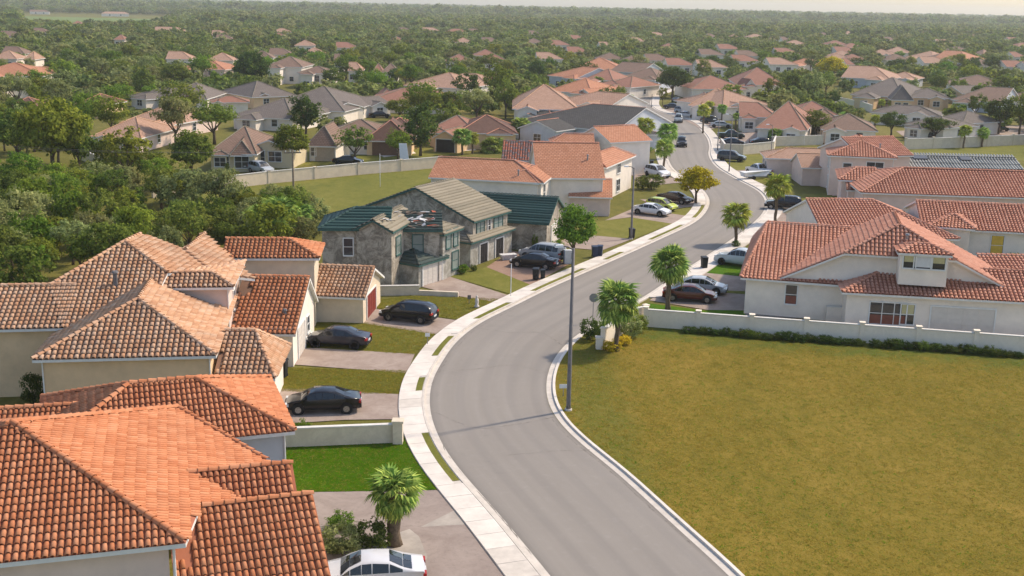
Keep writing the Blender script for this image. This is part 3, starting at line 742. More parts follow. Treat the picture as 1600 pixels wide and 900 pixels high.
# ---- near left: the three clay-tiled houses
HA = House('clay_tiled_house', 'large house with bright orange clay tile roof filling the bottom left corner', tm='tile_orange', wall='stucco_pink', pitch=.24, course=.42, sep=300)
uA = np.array([.957, .288, 0]); vA = np.array([-.288, .957, 0]); tpA = .36
pA = at(19, 662, 8.6); nA = np.array([uA[0] * tpA, uA[1] * tpA, 1])
fA, eA, cA = (onplane(x, y, pA, nA) for x, y in ((277, 638), (418, 722), (290, 849)))
uE = (eA - pA) @ uA; e2 = pA + uA * uE + vA * ((cA - pA) @ vA) + np.array([0, 0, eA[2] - pA[2]])
lA = cA - uA * 17.0; gA = fA - uA * 9.0
h1, h2 = onplane(313, 791, pA, nA), onplane(432, 776, pA, nA)
HA.custom([[pA, cA, h1, h2, eA, fA], [lA, cA, pA], [gA, lA, pA], [fA, gA, pA]], [(cA, pA), (fA, pA), (eA, fA)],
          [cA - uA * .6 + vA * .55, fA - vA * .8 - uA * 1.2, gA + uA * .5 - vA * .8, lA + uA * .5 + vA * .55], [cA[2] - .12, fA[2] - .3, fA[2] - .3, cA[2] - .12])
HA.ridge((262, 799.5), (489, 773), 6.0, 5.0, er='g', el='g', o=.4, wm='stucco_white')
HA.ridge((276, 742), (457, 725), 6.2, 3.4, er='g', el='g', o=.4, wm='stucco_white')
HA.wing((275, 905), (345, 935), 2.4, hd=2.2, tp=.40, el='h', er='h', wm='stucco_white')

HB = House('clay_tiled_house', 'orange clay tiled house second from the camera with light grey end wall', tm='tile_orange', wall='stucco_bluegrey', pitch=.24, course=.42, sep=300)
HB.wing((55, 716), (461, 674), 5.2, R=(304, 592), tp=.40)
HB.wing((-140, 735), (150, 715), 4.4, R=(60, 637), tp=.40, el='g', er='g')

HC = House('clay_tiled_house', 'weathered clay tiled house with several wings, third from the camera', tm='tile_weathered', pan='tile_pan_old', wall='stucco_beige', pitch=.33, course=.42, sep=300)
wc = HC.wing((-160, 519), (98, 513), 4.6, R=(40, 447), tp=.38, el='g', er='g')
q0 = wc.polys[0][0]; nC = np.array([-wc.v[0] * .38, -wc.v[1] * .38, 1]); on = lambda x, y: onplane(x, y, q0, nC)
c1, c2, c3, c4, c5, c6 = on(96, 513), on(250, 451), on(262, 427), on(195, 378), on(78, 447), on(110, 512)
c7 = at(220, 366, c4[2]); nB = np.cross(c3 - c4, c7 - c4); nB /= np.linalg.norm(nB); ob = lambda x, y, d=0: onplane(x, y, c4 + nB * d * (1 if nB[2] > 0 else -1), nB)
b1, b2, b3, b4 = ob(338, 427), ob(392, 434), ob(292, 391), c7
d1, d2, d3, d4 = ob(290, 391, .12), ob(320, 365, .12), ob(398, 436, .12), ob(340, 430, .12)
HC.custom([[c1, c6, c2, c3, c4, c5], [c4, c3, b1, b2, b3, b4]], [(c5, c4), (c3, c4), (c4, c7)])
HC.custom([[d4, d3, d2, d1]], [(d1, d2)])
HC.wing((190, 451), (365, 449), 6.0, R=(300, 427), tp=.38, el='g', er='h', d=8, wm='stucco_pink', wins=[('r', .45, 3.6, .9, 1.3, 'win')])
HC.wing((345, 404), (499, 404), 5.6, R=(420, 374), tp=.38, el='g', er='h', wm='stucco_cream', tm='tile_orange')
HC.wing((350, 520.6), (462, 522.7), 2.5, R=(430, 433), tp=.42, el='g', er='g', d=9.5, wm='stucco_white', tm='tile_orange', wins=[('r', .36, 0.05, 2.6, 2.2, 'garage_white'), ('r', .68, .9, .9, 1.2, 'win')])
HC.wing((475, 462), (571, 466), 2.25, R=(540, 417), tp=.42, el='g', er='g', wm='stucco_cream', tm='tile_weathered', wins=[('r', .44, .05, 3.4, 1.95, 'garage_red')])
HC.wing((50, 563), (338, 556), 4.2, R=(208, 468), k='y', el='h', d=15)
HC.wing((332, 592), (430, 592), 2.6, R=(365, 517), tp=.40, el='g', er='h', d=7, wm='stucco_white')

# ---- derelict green and tan roofed houses
HD = House('derelict_house', 'derelict house with teal green roof, stained grey walls and caved in roof debris', roof='flat', tm='slate_green', wall='derelict_dark', trim='trim_green', course=.46)
HD.wing((496, 358), (610, 359), 5.4, R=(560, 324), tp=.45, el='h', er='g', o=.35, wins=[('f', .40, 3.0, .8, 1.5, 'win'), ('f', .62, 3.0, .5, 1.5, 'win'), ('f', .30, .7, .9, 1.1, 'win'), ('f', .52, .7, .9, 1.1, 'win'), ('f', .70, .7, 1.2, 1.1, 'win')])
HD.wing((551, 359), (614, 363), 5.4, R=(582, 344), k='y', el='g', d=8, o=.25, tm='slate_tan', wins=[('r', .25, 3.0, 1.3, 1.6, 'green'), ('r', .6, 3.0, .7, 1.6, 'green')])
HD.wing((606, 360), (692, 360), 4.9, R=(655, 330), tp=.42, el='g', er='g', d=6, o=.3, tm='slate_dark', wins=[('f', .55, 2.7, .9, 1.7, 'green')])
HD.wing((694, 367), (725, 356), 4.4, R=(700, 343), tp=.45, el='h', er='h', d=4, o=.3, tm='slate_tan', wm='derelict_light', wins=[('f', .32, 2.9, .9, 1.6, 'green'), ('f', .74, 2.9, .8, 1.6, 'green'), ('f', .72, .7, 1.2, 1.6, 'green')])
HD.wing((655, 415), (702, 401), 2.15, hd=2.5, tp=.48, el='h', er='h', d=5.2, o=.25, tm='slate_dark', wm='derelict_light', wins=[('f', .50, .05, 3.0, 1.85, 'garage_white')])
HE = House('derelict_house', 'two storey derelict house with one long tan roof slope and covered porch', roof='flat', tm='slate_tan', wall='derelict_dark', trim='trim_green', course=.46)
HE.wing((561, 325), (741, 347), 4.25, R=(650, 293), k='y', el='g', d=7.5, o=.3, wins=[('r', .20, 2.75, 1.4, 1.2, 'green'), ('r', .45, 2.75, .5, 1.2, 'win'), ('r', .72, 2.75, 1.7, 1.2, 'green')])
HE.wing((737, 380), (806, 357), 2.5, hd=1.9, tp=.34, el='h', er='h', d=3.0, o=.3, wm='derelict_light', wins=[('f', .30, .05, 1.5, 1.9, 'garage_dark'), ('f', .68, .05, 1.6, 1.9, 'garage_dark')])
HF = House('derelict_garage_house', 'dark stained house with teal green roof and white garage door behind the round street tree', roof='flat', tm='slate_green', wall='derelict_dark', trim='trim_green', course=.46)
HF.wing((700, 340), (858, 350), 3.0, R=(800, 304), tp=.45, el='g', er='g', o=.3, wins=[('r', .5, .05, 4.2, 2.2, 'garage_white')])

# ---- orange shingled houses beyond
HG = House('shingled_house', 'white walled house with smooth orange shingle roof behind the green roof', roof='shingle', tm='shingle_orange', wall='stucco_white', pitch=.3)
HG.wing((669, 277), (850, 286), 4.7, R=(770, 249), tp=.42, el='g', er='h', wins=[('r', .28, 2.1, 1.3, 2.2, 'win'), ('r', .5, 2.1, 1.3, 2.2, 'win'), ('r', .72, 2.1, 1.3, 2.2, 'win')])
HG.wing((842, 287), (884, 268), 4.6, hd=2.4, tp=.5, el='h', er='h', d=5, o=.25, wins=[('f', .22, 2.1, 1.2, 2.0, 'win'), ('f', .52, 2.1, 1.2, 2.0, 'win'), ('f', .82, 2.1, 1.2, 2.0, 'win')])
HH = House('shingled_house', 'pink walled house with broad orange shingle roof and low garage wing', roof='shingle', tm='shingle_orange', wall='stucco_pink', pitch=.3)
HH.wing((838, 278), (946, 279), 4.6, R=(900, 223), tp=.55, el='g', er='g', wm='stucco_white', wins=[('r', .35, 3.0, .9, 1.8, 'win'), ('r', .62, 3.0, 1.3, 1.8, 'win')])
HH.wing((888, 307), (957, 309), 2.4, R=(920, 279), tp=.42, el='g', er='g', wins=[('r', .5, .05, 4.0, 1.9, 'garage_white')])
HH.wing((948, 262), (994, 243), 4.6, hd=2.6, tp=.5, el='h', er='h', d=6, wm='stucco_white', wins=[('f', .5, 3.0, 1.6, 1.7, 'win'), ('f', .5, .5, 1.6, 1.6, 'win')])
HH2 = House('shingled_house', 'house with smashed grey and red roof tiles left of the broad orange roof', roof='barrel', tm='tile_damaged', pan='tile_pan_old', wall='stucco_pink', pitch=.34, course=.42)
HH2.wing((783, 250), (866, 252), 5.0, R=(830, 222), tp=.42, el='g', er='g')
HI = House('shingled_house', 'small gabled orange roofed house with teal tarp patch in front of the dark grey roof', roof='shingle', tm='shingle_orange', wall='stucco_white', pitch=.3)
HI.wing((860, 223), (930, 224), 5.0, R=(905, 209), tp=.5, el='h', er='g'); HI.wing((900, 213), (954, 223), 5.2, R=(913, 198), k='y', el='g', d=8, o=.25)
HI.wing((948, 217), (984, 218), 5.0, R=(960, 199), tp=.55, el='h', er='h', d=6, wins=[('r', .5, .05, 2.6, 2.1, 'garage_white')])

# ---- right: red tiled houses
R1 = House('red_tiled_house', 'wide white house with red tile gable and dormer behind the vacant lot wall', tm='tile_salmon', wall='stucco_white', pitch=.33, course=.42)
R1.wing((1157, 434), (1330, 447), 3.2, R=(1260, 352), tp=.36, el='h', er='g', hl=1.6, wins=[('f', .46, 1.2, .9, 1.6, 'curtain_red')])
R1.wing((1210, 438), (1600, 465), 3.16, tp=.50, k='y', el=(2.7, 2.2), d=8.5, o=.3)
R1.wing((1403, 395), (1489, 400), 6.5, hd=1.6, tp=.3, el='h', er='h', d=3.0, o=.25, zb=3.9, wins=[('f', .20, 5.3, .9, .95, 'blind_yellow'), ('f', .48, 5.3, 1.3, .95, 'blind_white'), ('f', .80, 5.3, 1.0, .95, 'blind_yellow')])
R1.wing((1316, 457), (1680, 477), 3.2, R=(1450, 417), tp=.36, el='h', er='g', d=9, wins=[('f', .195, .7, 2.8, 1.75, 'curtain_red'), ('f', .285, .8, 1.0, 1.6, 'blind_yellow'), ('f', .535, .05, 4.8, 2.3, 'garage_white')])
R1.wing((1545, 432), (1720, 436), 3.4, hd=3.2, tp=.36, el='g', er='g')
R2 = House('red_tiled_house', 'white house with red tile roof and orange yellow shuttered window, second row right', tm='tile_salmon', wall='stucco_white', pitch=.33, course=.42)
R2.wing((1288, 372), (1500, 374), 3.2, R=(1380, 313), tp=.38, el='g', er='h', d=15, wins=[])
R2.wing((1440, 356), (1640, 366), 3.6, R=(1520, 318), tp=.36, el='g', er='g', d=13, wins=[('f', .62, 1.1, 1.2, 2.0, 'shutter_yellow'), ('f', .08, 1.4, .8, 1.2, 'curtain_red')])
R2.wing((1452, 353), (1524, 359), 3.9, hd=2.6, tp=.36, el='h', er='h', d=6)
R3 = House('red_tiled_house', 'long red tiled house with small lilac gable in the right third row', tm='tile_salmon', wall='stucco_pink', pitch=.36, course=.44)
R3.wing((1345, 301), (1680, 312), 4.2, R=(1480, 265), tp=.38, el='h', er='g', d=16)
R3.wing((1388, 303), (1500, 304), 3.4, R=(1430, 284), tp=.38, el='h', er='h', d=9)
R3.wing((1387, 310), (1442, 311), 3.0, R=(1413, 297), k='y', el='g', d=6, o=.2, wm='stucco_lilac')
R3.wing((1440, 311), (1560, 319), 3.2, R=(1500, 290), k='y', el='h', d=9)
R3.wing((1310, 281), (1370, 284), 4.6, R=(1340, 262), tp=.4, el='h', er='g', d=9); R3.wing((1322, 297), (1390, 300), 3.6, R=(1350, 275), tp=.4, el='g', er='g', d=8)
R4 = House('sheet_roofed_building', 'low building with grey corrugated roof and two dark skylights', tm='sheet_grey', pan='shingle_dark', wall='stucco_beige', pitch=.42, course=1.6)
R4.wing((1418, 262), (1600, 266), 3.8, R=(1500, 245), tp=.32, el='g', er='g', d=13)
R5 = House('red_tiled_house', 'tall two storey pink house with hipped red tile roof right of the drive', tm='tile_salmon', wall='stucco_pink', pitch=.36, course=.44)
R5.wing((1293, 243), (1402, 248), 5.6, R=(1335, 220), k='y', el='h', d=13, wins=[('f', .28, 3.4, 1.1, 1.2, 'win'), ('f', .72, 3.4, 2.2, 1.5, 'win'), ('l', .25, 3.3, 1.0, 1.5, 'win'), ('l', .5, 3.3, 1.0, 1.5, 'win'), ('l', .25, .8, 1.0, 1.6, 'win')])
R5.wing((1345, 245), (1428, 243), 5.6, R=(1395, 214), tp=.4, el='g', er='g', d=11)
R6 = House('pink_cottage', 'low pink single storey cottage with flat red roof beside the trailer', tm='tile_salmon', wall='stucco_pink', roof='shingle')
R6.tm = 'shingle_tan'; R6.wing((1196, 247), (1296, 250), 2.9, R=(1240, 231), tp=.34, el='h', er='g', wins=[('l', .3, .9, 1.0, 1.3, 'win'), ('l', .7, .9, 1.0, 1.3, 'win')]); R6.wing((1252, 262), (1296, 263), 2.7, R=(1275, 240), tp=.4, el='g', er='g')

# ---- the rest: shingled houses further off.  A, B near eave, ze, ridge, kind, ends, roof, wall, label
def far_house(name, label, tm, wall, wings, wins=True):
    h = House(name, label, roof='shingle', tm=tm, wall=wall)
    for w in wings:
        A, B, ze, R = w[:4]; wf_ = .10 if A[0] < 780 or A[0] > 1240 else .0; ww_ = (B[0] - A[0]) * wf_; A = (A[0] - ww_, A[1] - (B[1] - A[1]) * wf_); B = (B[0] + ww_, B[1] + (B[1] - A[1]) * wf_); kw = dict(w[4]) if len(w) > 4 else {}
        kw['tp'] = min(kw.get('tp', .30), .31); 
        if wins and 'wins' not in kw: kw['wins'] = [('f', .3, .9, 1.4, 1.3, 'win'), ('f', .7, .9, 1.2, 1.3, 'win'), ('r', .5, .9, 1.2, 1.3, 'win')]
        h.wing(A, B, ze - .3, R, **kw)
        if kw.get('k', 'x') == 'x' and B[0] - A[0] > 40:
            w_ = B[0] - A[0]; dy = A[1] - R[1]; f0 = rH.choice([.05, .48]); f1 = f0 + rH.uniform(.34, .46); yy = A[1] + (B[1] - A[1]) * .5
            h.wing((A[0] + w_ * f0, yy + 1.6), (A[0] + w_ * f1, yy + 1.6 + (B[1] - A[1]) * .4), ze - .45, None, tp=.36, k='y', el=rH.choice(['h', 'g']), d=rH.uniform(7, 10), wins=[('f', .5, .8, 1.6, 1.3, 'win')] if wins else [])
    return h
rH = random.Random(9)
GF = [('f', .5, .05, 4.2, 2.2, 'garage_brown')]; GD = [('f', .5, .05, 4.0, 2.2, 'garage_dark')]; GW = [('f', .5, .05, 4.0, 2.2, 'garage_white')]
far_house('shingled_house', 'tan hipped house with pale pink garage wing among trees at far left', 'shingle_tan', 'stucco_pink', [((192, 193), (258, 196), 3.0, (212, 160)), ((148, 214), (214, 216), 2.8, (172, 182), dict(tp=.42)), ((218, 205), (250, 206), 2.8, (232, 192), dict(k='y', el='g', d=7))])
far_house('shingled_house', 'brown shingled house with cream gable and tall windows behind the pale boundary wall', 'shingle_brown', 'stucco_yellow', [((330, 240), (395, 241), 3.0, (362, 197), dict(tp=.44)), ((388, 232), (452, 234), 3.2, (420, 219), dict(k='y', el='g', d=9, o=.3, wins=[('f', .25, .6, 2.0, 2.0, 'win'), ('f', .62, 1.0, 2.0, 1.5, 'win')])), ((362, 243), (392, 243), 2.8, (376, 212), dict(k='y', el='h', d=9, wins=[('f', .5, .6, 2.0, 1.8, 'win')]))])
far_house('shingled_house', 'brown roofed house with beige garage door at left end of the shaded row', 'shingle_brown', 'stucco_white', [((482, 228), (522, 229), 2.8, (500, 196), dict(k='y', el='h', d=10, wins=[('f', .62, .05, 3.2, 2.2, 'garage_beige'), ('f', .16, .9, .8, 1.3, 'win')])), ((505, 216), (600, 218), 3.0, (545, 186), dict(tp=.42))])
far_house('shingled_house', 'dark brown roofed house with brown garage door in the shaded row', 'shingle_deep', 'stucco_beige', [((575, 220), (640, 221), 2.8, (605, 188), dict(k='y', el='h', d=10, wins=[('f', .4, .05, 4.2, 2.2, 'garage_brown')])), ((590, 208), (650, 209), 3.0, (620, 184), dict(tp=.42))])
far_house('shingled_house', 'brown house with small cream gable over a dark open garage', 'shingle_redbrown', 'stucco_beige', [((672, 205), (738, 207), 3.0, (700, 180), dict(tp=.42)), ((678, 215), (712, 217), 2.8, (693, 204), dict(k='y', el='g', d=8, o=.25, wins=[('f', .5, .05, 3.4, 2.2, 'garage_dark')]))])
far_house('shingled_house', 'dark brown pyramid roofed house with plain beige wall left of the palms', 'shingle_deep', 'stucco_beige', [((722, 208), (802, 209), 3.2, (765, 180), dict(tp=.45))], wins=False)
far_house('shingled_house', 'grey brown house with two white gabled fronts behind the shaded row', 'shingle_grey', 'stucco_white', [((420, 170), (528, 174), 3.0, (470, 134), dict(tp=.46)), ((520, 172), (566, 168), 3.0, (545, 160), dict(k='y', el='g', d=9, o=.3, wins=[('f', .35, .7, 1.4, 1.5, 'win'), ('f', .68, .7, 1.2, 1.5, 'win')])), ((556, 166), (608, 163), 3.0, (590, 150), dict(tp=.42, er='g')), ((368, 182), (450, 186), 2.8, (400, 152), dict(tp=.42))])
far_house('shingled_house', 'grey brown low roofed house left of the white gabled one', 'shingle_grey', 'stucco_beige', [((400, 152), (460, 150), 3.0, (425, 126), dict(tp=.42))])
far_house('shingled_house', 'dark grey hipped house with white end wall below the pink house', 'shingle_grey', 'stucco_white', [((262, 154), (318, 155), 3.0, (285, 129), dict(tp=.42)), ((206, 150), (262, 154), 2.8, (235, 134), dict(tp=.40))])
far_house('shingled_house', 'pink walled house with orange hip roof in a clearing at upper left', 'shingle_orange', 'stucco_pink', [((280, 107), (345, 109), 3.0, (310, 93), dict(tp=.38)), ((330, 107), (360, 106), 2.8, (345, 100), dict(tp=.38))])
far_house('shingled_house', 'orange roofed white house cut by the left picture edge', 'shingle_orange', 'stucco_white', [((-40, 118), (58, 119), 4.5, (20, 98), dict(tp=.4)), ((40, 110), (82, 110), 4.0, (60, 104), dict(tp=.35))])
far_house('shingled_house', 'brown low roof half hidden by the big trees at left', 'shingle_deep', 'stucco_beige', [((10, 172), (60, 172), 3.0, (35, 152)), ((118, 165), (152, 166), 3.0, (132, 146))], wins=False)
far_house('shingled_house', 'orange brown roof peeping between trees right of the pink house', 'shingle_redbrown', 'stucco_white', [((332, 160), (385, 160), 3.0, (358, 150), dict(tp=.3))], wins=False)
far_house('villa', 'white villa with balcony and two small brown roofs among trees', 'shingle_brown', 'stucco_white', [((420, 104), (468, 105), 5.5, (440, 88), dict(tp=.4)), ((468, 114), (512, 115), 4.6, (490, 103), dict(tp=.4, wins=[('f', .3, 1.8, 1.2, 1.8, 'win'), ('f', .6, 1.8, 1.2, 1.8, 'win')]))])
far_house('shingled_house', 'broad red brown hip roof in the middle distance left of the street', 'shingle_redbrown', 'stucco_white', [((585, 158), (700, 160), 3.0, (640, 133), dict(tp=.40)), ((595, 152), (620, 152), 2.8, (607, 139), dict(k='y', el='h', d=8))])
far_house('shingled_house', 'salmon roofed house with several hips behind the broad red brown roof', 'shingle_tan', 'stucco_white', [((635, 134), (712, 138), 4.0, (668, 112), dict(tp=.4)), ((690, 138), (730, 139), 3.5, (708, 127), dict(k='y', el='h', d=8)), ((690, 125), (752, 128), 4.0, (720, 114), dict(tp=.4))])
# left of the upper street
far_house('shingled_house', 'long dark charcoal roofed house beside the upper street', 'shingle_dark', 'stucco_bluegrey', [((800, 191), (962, 205), 3.4, (895, 160), dict(tp=.42, er='g')), ((812, 178), (862, 181), 3.6, (835, 163), dict(tp=.42)), ((930, 196), (985, 211), 3.0, (965, 190), dict(tp=.35))])
far_house('shingled_house', 'large orange roofed house behind the charcoal roof', 'shingle_tan', 'stucco_white', [((800, 170), (905, 172), 4.6, (845, 132), dict(tp=.42)), ((855, 160), (950, 168), 4.6, (895, 140), dict(tp=.42, er='g'))])
far_house('shingled_house', 'orange roofed white house with small gables on the left of the upper street', 'shingle_orange', 'stucco_white', [((855, 142), (925, 146), 4.6, (885, 121), dict(tp=.42)), ((895, 148), (928, 151), 4.0, (912, 139), dict(k='y', el='g', d=8, o=.3))])
far_house('shingled_house', 'brown roofed house with white front facing the street bend', 'shingle_redbrown', 'stucco_white', [((940, 134), (985, 137), 3.4, (960, 117), dict(tp=.42)), ((970, 136), (1002, 132), 3.4, (988, 122), dict(tp=.4)), ((912, 124), (958, 126), 3.6, (935, 107), dict(tp=.4))])
far_house('shingled_house', 'pale orange roof above the street behind round tree', 'shingle_orange', 'stucco_white', [((895, 108), (975, 110), 3.4, (930, 90), dict(tp=.4))])
far_house('shingled_house', 'grey brown gabled house at the end of the upper street', 'shingle_brown', 'stucco_bluegrey', [((968, 121), (1030, 124), 3.6, (1000, 105), dict(tp=.4)), ((1000, 114), (1040, 111), 4.2, (1018, 99), dict(k='y', el='g', d=12))])
far_house('shingled_house', 'white sided house with orange roof left of the dark tree beyond the charcoal roof', 'shingle_orange', 'stucco_bluegrey', [((855, 118), (902, 122), 4.0, (868, 101), dict(tp=.4, er='g'))])
# right of the upper street
far_house('shingled_house', 'orange hip roofed houses front with arched gable right of the upper street', 'shingle_tan', 'stucco_white', [((1075, 165), (1150, 168), 3.2, (1105, 138), dict(tp=.42)), ((1083, 159), (1118, 160), 3.0, (1102, 147), dict(k='y', el='g', d=8)), ((1130, 168), (1212, 166), 3.4, (1165, 140), dict(tp=.42))])
far_house('shingled_house', 'broad red brown roof stretching right of the round dark tree', 'shingle_redbrown', 'stucco_white', [((1080, 139), (1170, 140), 3.4, (1125, 118), dict(tp=.4)), ((1150, 132), (1230, 134), 4.2, (1190, 104), dict(tp=.42)), ((1164, 135), (1182, 135), 4.0, (1174, 124), dict(k='y', el='g', d=6))])
far_house('shingled_house', 'pinkish brown complex roof with chimney above the row of parked cars', 'shingle_redbrown', 'stucco_white', [((1155, 182), (1215, 184), 3.4, (1180, 160), dict(tp=.42, el='g')), ((1180, 200), (1262, 204), 3.2, (1225, 158), dict(tp=.44)), ((1215, 196), (1268, 198), 3.2, (1255, 170), dict(k='y', el='h', d=9)), ((1240, 178), (1310, 180), 3.6, (1270, 158), dict(tp=.4))])
far_house('shingled_house', 'brown roofed house with white front left of the dark street trees on the right', 'shingle_brown', 'stucco_white', [((1290, 202), (1365, 205), 3.0, (1330, 178), dict(tp=.42)), ((1276, 190), (1312, 191), 3.0, (1295, 170), dict(tp=.42))])
far_house('shingled_house', 'grey brown house with several gables in the right middle distance', 'shingle_grey', 'stucco_beige', [((1335, 148), (1405, 152), 3.4, (1378, 118), dict(tp=.44)), ((1395, 156), (1425, 157), 3.2, (1408, 132), dict(k='y', el='h', d=9)), ((1424, 152), (1480, 154), 3.2, (1450, 138), dict(tp=.4)), ((1470, 143), (1500, 146), 3.2, (1484, 134), dict(k='y', el='g', d=9))])
far_house('shingled_house', 'grey gabled house with pale side wall at right middle distance', 'shingle_brown', 'stucco_bluegrey', [((1492, 156), (1560, 160), 3.2, (1516, 134), dict(tp=.45, er='g'))])
far_house('shingled_house', 'dark grey roofed house with white wall behind the walled lawn', 'shingle_grey', 'stucco_white', [((1368, 176), (1460, 181), 3.0, (1410, 164), dict(tp=.4)), ((1415, 194), (1470, 200), 3.0, (1440, 178), dict(tp=.4)), ((1455, 188), (1500, 193), 3.0, (1480, 170), dict(tp=.4))])
far_house('shingled_house', 'brown roof with white walls at right edge behind trees', 'shingle_brown', 'stucco_white', [((1488, 132), (1570, 135), 3.2, (1530, 117), dict(tp=.4)), ((1570, 152), (1630, 156), 3.4, (1600, 140), dict(tp=.4))])
far_house('shingled_house', 'pale gable ended house with tan roof above the grey brown group', 'shingle_tan', 'stucco_bluegrey', [((1320, 121), (1385, 124), 3.6, (1345, 103), dict(tp=.45, el='g')), ((1385, 122), (1428, 124), 3.2, (1402, 112), dict(tp=.4))])
far_house('shingled_house', 'house with orange roof and pale gable at far right middle', 'shingle_orange', 'stucco_bluegrey', [((1462, 92), (1505, 94), 4.0, (1480, 79), dict(tp=.42, el='g'))])
far_house('shingled_house', 'orange hip roofs in a row left of the far pale gable', 'shingle_tan', 'stucco_white', [((1360, 85), (1395, 86), 3.4, (1377, 77)), ((1385, 82), (1420, 83), 3.4, (1400, 73)), ((1415, 90), (1455, 92), 3.4, (1437, 79)), ((1298, 88), (1335, 89), 3.0, (1316, 79))], wins=False)
far_house('shingled_house', 'orange roofs partly hidden beside the yellow tree', 'shingle_orange', 'stucco_white', [((1228, 100), (1278, 102), 3.0, (1250, 90)), ((1200, 103), (1235, 104), 3.0, (1216, 95))], wins=False)
# single roofs scattered through the far woods
FR = [(62, 17, 16), (180, 20, 22), (300, 24, 18), (360, 33, 12), (265, 47, 24), (186, 61, 9), (15, 55, 18), (440, 49, 16), (500, 22, 8), (630, 47, 16), (675, 47, 14), (715, 49, 18), (745, 49, 12), (560, 22, 9), (582, 22, 8), (410, 20, 8), (850, 33, 12), (875, 36, 12), (836, 52, 10), (810, 42, 12), (905, 60, 14), (920, 27, 9), (1000, 64, 10), (1060, 37, 10), (1115, 57, 7), (1150, 58, 9), (990, 40, 6), (1290, 54, 9), (1330, 52, 8), (1440, 52, 14), (1395, 62, 9), (1525, 57, 8), (1590, 62, 12), (1265, 40, 5), (1480, 66, 14), (1215, 60, 8), (1230, 62, 7), (1545, 84, 9), (1595, 88, 10), (610, 112, 14), (555, 110, 12), (590, 112, 9), (790, 108, 10), (45, 92, 9), (1330, 100, 7), (1540, 100, 9), (950, 72, 12), (1048, 74, 14), (725, 22, 8), (655, 23, 8), (470, 14, 6), (1100, 24, 6), (1390, 40, 7), (120, 36, 8), (530, 95, 9)]
rF = random.Random(21)
for _ in range(95):
    y = rF.choice([26, 32, 40, 48, 56, 62, 68, 74, 80, 86, 92, 98]) + rF.uniform(-4, 4); x = rF.uniform(700, 1640) if rF.random() < .72 else rF.uniform(0, 700)
    y += (x - 800) * .012
    if not (30 < x < 290 and y < 46) and all(abs(x - a) > 24 or abs(y - b) > 6 for a, b, c in FR): FR.append((x, y, (y - 4) * .21 + 2.5))
for i, (x, y, hw) in enumerate(FR):
    tm = ['shingle_brown', 'shingle_tan', 'shingle_redbrown'][i % 3]
    side = 'left' if x < 530 else ('centre' if x < 1070 else 'right'); 
    h = House('distant_house', 'distant orange roof showing above the far trees', roof='shingle', tm=tm, wall='stucco_white', group='roofs in the far woods')
    p = at(x, y); hh = 3.6; A = at(x - hw, y, hh)
    h.wing((x - hw, y + 1), (x + hw, y + 1 + hw * .03), hh, None, hd=6.0, tp=.42, el='h' if i % 2 else 'g', er='h', wins=[('f', .3, 1.0, 1.6, 1.5, 'win'), ('f', .7, 1.0, 1.6, 1.5, 'win')])
for h in HOUSES: build_house(h)
FARH = [(h.root, FR[i][0], 'distant house%%s with %s roof above the far trees' % {'shingle_brown': 'brown', 'shingle_tan': 'tan', 'shingle_redbrown': 'red brown'}[h.tm]) for i, h in enumerate([q for q in HOUSES if q.name == 'distant_house'])]
# ------------------------------------------------------------------ trees
def leaf_quads(C, N, size, rs):
    """quads at C facing roughly N"""
    n = len(C); N = N + rs.normal(0, .55, (n, 3)); N /= np.linalg.norm(N, axis=1)[:, None]
    h = rs.normal(0, 1, (n, 3)); a = np.cross(N, h); a /= np.linalg.norm(a, axis=1)[:, None]; b = np.cross(N, a)
    s = size * rs.uniform(.55, 1.25, (n, 1)); t = s * rs.uniform(.45, .9, (n, 1))
    V = np.stack([C - a * s, C - b * t + N * s * .15, C + a * s, C + b * t + N * s * .15], 1).reshape(-1, 3)
    return V, np.arange(4 * n).reshape(n, 4)
def crown_np(seed, nclump, per, rx=.42, rz=.38, cz=.60, leaf=.030, cr=.13, flat=.55, lean=0.0, drop=.0):
    rs = np.random.RandomState(seed); C = []; N = []
    # a few main boughs make the outline uneven
    boughs = rs.normal(0, 1, (rs.randint(5, 9), 3)); boughs /= np.linalg.norm(boughs, axis=1)[:, None]; boughs[:, 2] = np.abs(boughs[:, 2]) * .8 - .15
    for i in range(nclump):
        d = rs.normal(0, 1, 3); d /= np.linalg.norm(d); d[2] = d[2] if d[2] > 0 else d[2] * flat
        near = (boughs @ d).max(); r = (rs.uniform(.25, 1) ** .45) * (.72 + .34 * near) * rs.uniform(.85, 1.1)
        c = np.array([d[0] * rx * r, d[1] * rx * r, cz + d[2] * rz * r]); c[0] += lean * (c[2] - .3)
        k = int(per * rs.uniform(.6, 1.3)); e = rs.normal(0, 1, (k, 3)); e /= np.linalg.norm(e, axis=1)[:, None]
        q = cr * rs.uniform(.6, 1.25); pts = c + e * q * np.array([1, 1, .75]) * rs.uniform(.35, 1.0, (k, 1)); pts[:, 2] -= drop * rs.uniform(0, 1, k) * .2
        C.append(pts); N.append(e * .7 + d * .5 + np.array([0, 0, .45]))
    return leaf_quads(np.concatenate(C), np.concatenate(N), leaf, rs)
def trunk_mb(seed, top=.6, r=.028, limbs=5, spread=.25):
    rs = random.Random(seed); b = MB(); k = top * .55
    b.tube([(0, 0, -.01), (rs.uniform(-.01, .01), 0, k * .4), (rs.uniform(-.02, .02), rs.uniform(-.02, .02), k)], [r * 1.25, r, r * .8], 7)
    for i in range(limbs):
        a = 2 * math.pi * (i + rs.random() * .6) / limbs; s = spread * rs.uniform(.6, 1.1); z = k * rs.uniform(.7, 1.0)
        b.tube([(0, 0, z), (math.cos(a) * s * .5, math.sin(a) * s * .5, z + (top - k) * .6), (math.cos(a) * s, math.sin(a) * s, top * rs.uniform(.95, 1.2))], [r * .6, r * .4, r * .16], 5, False)
    return b
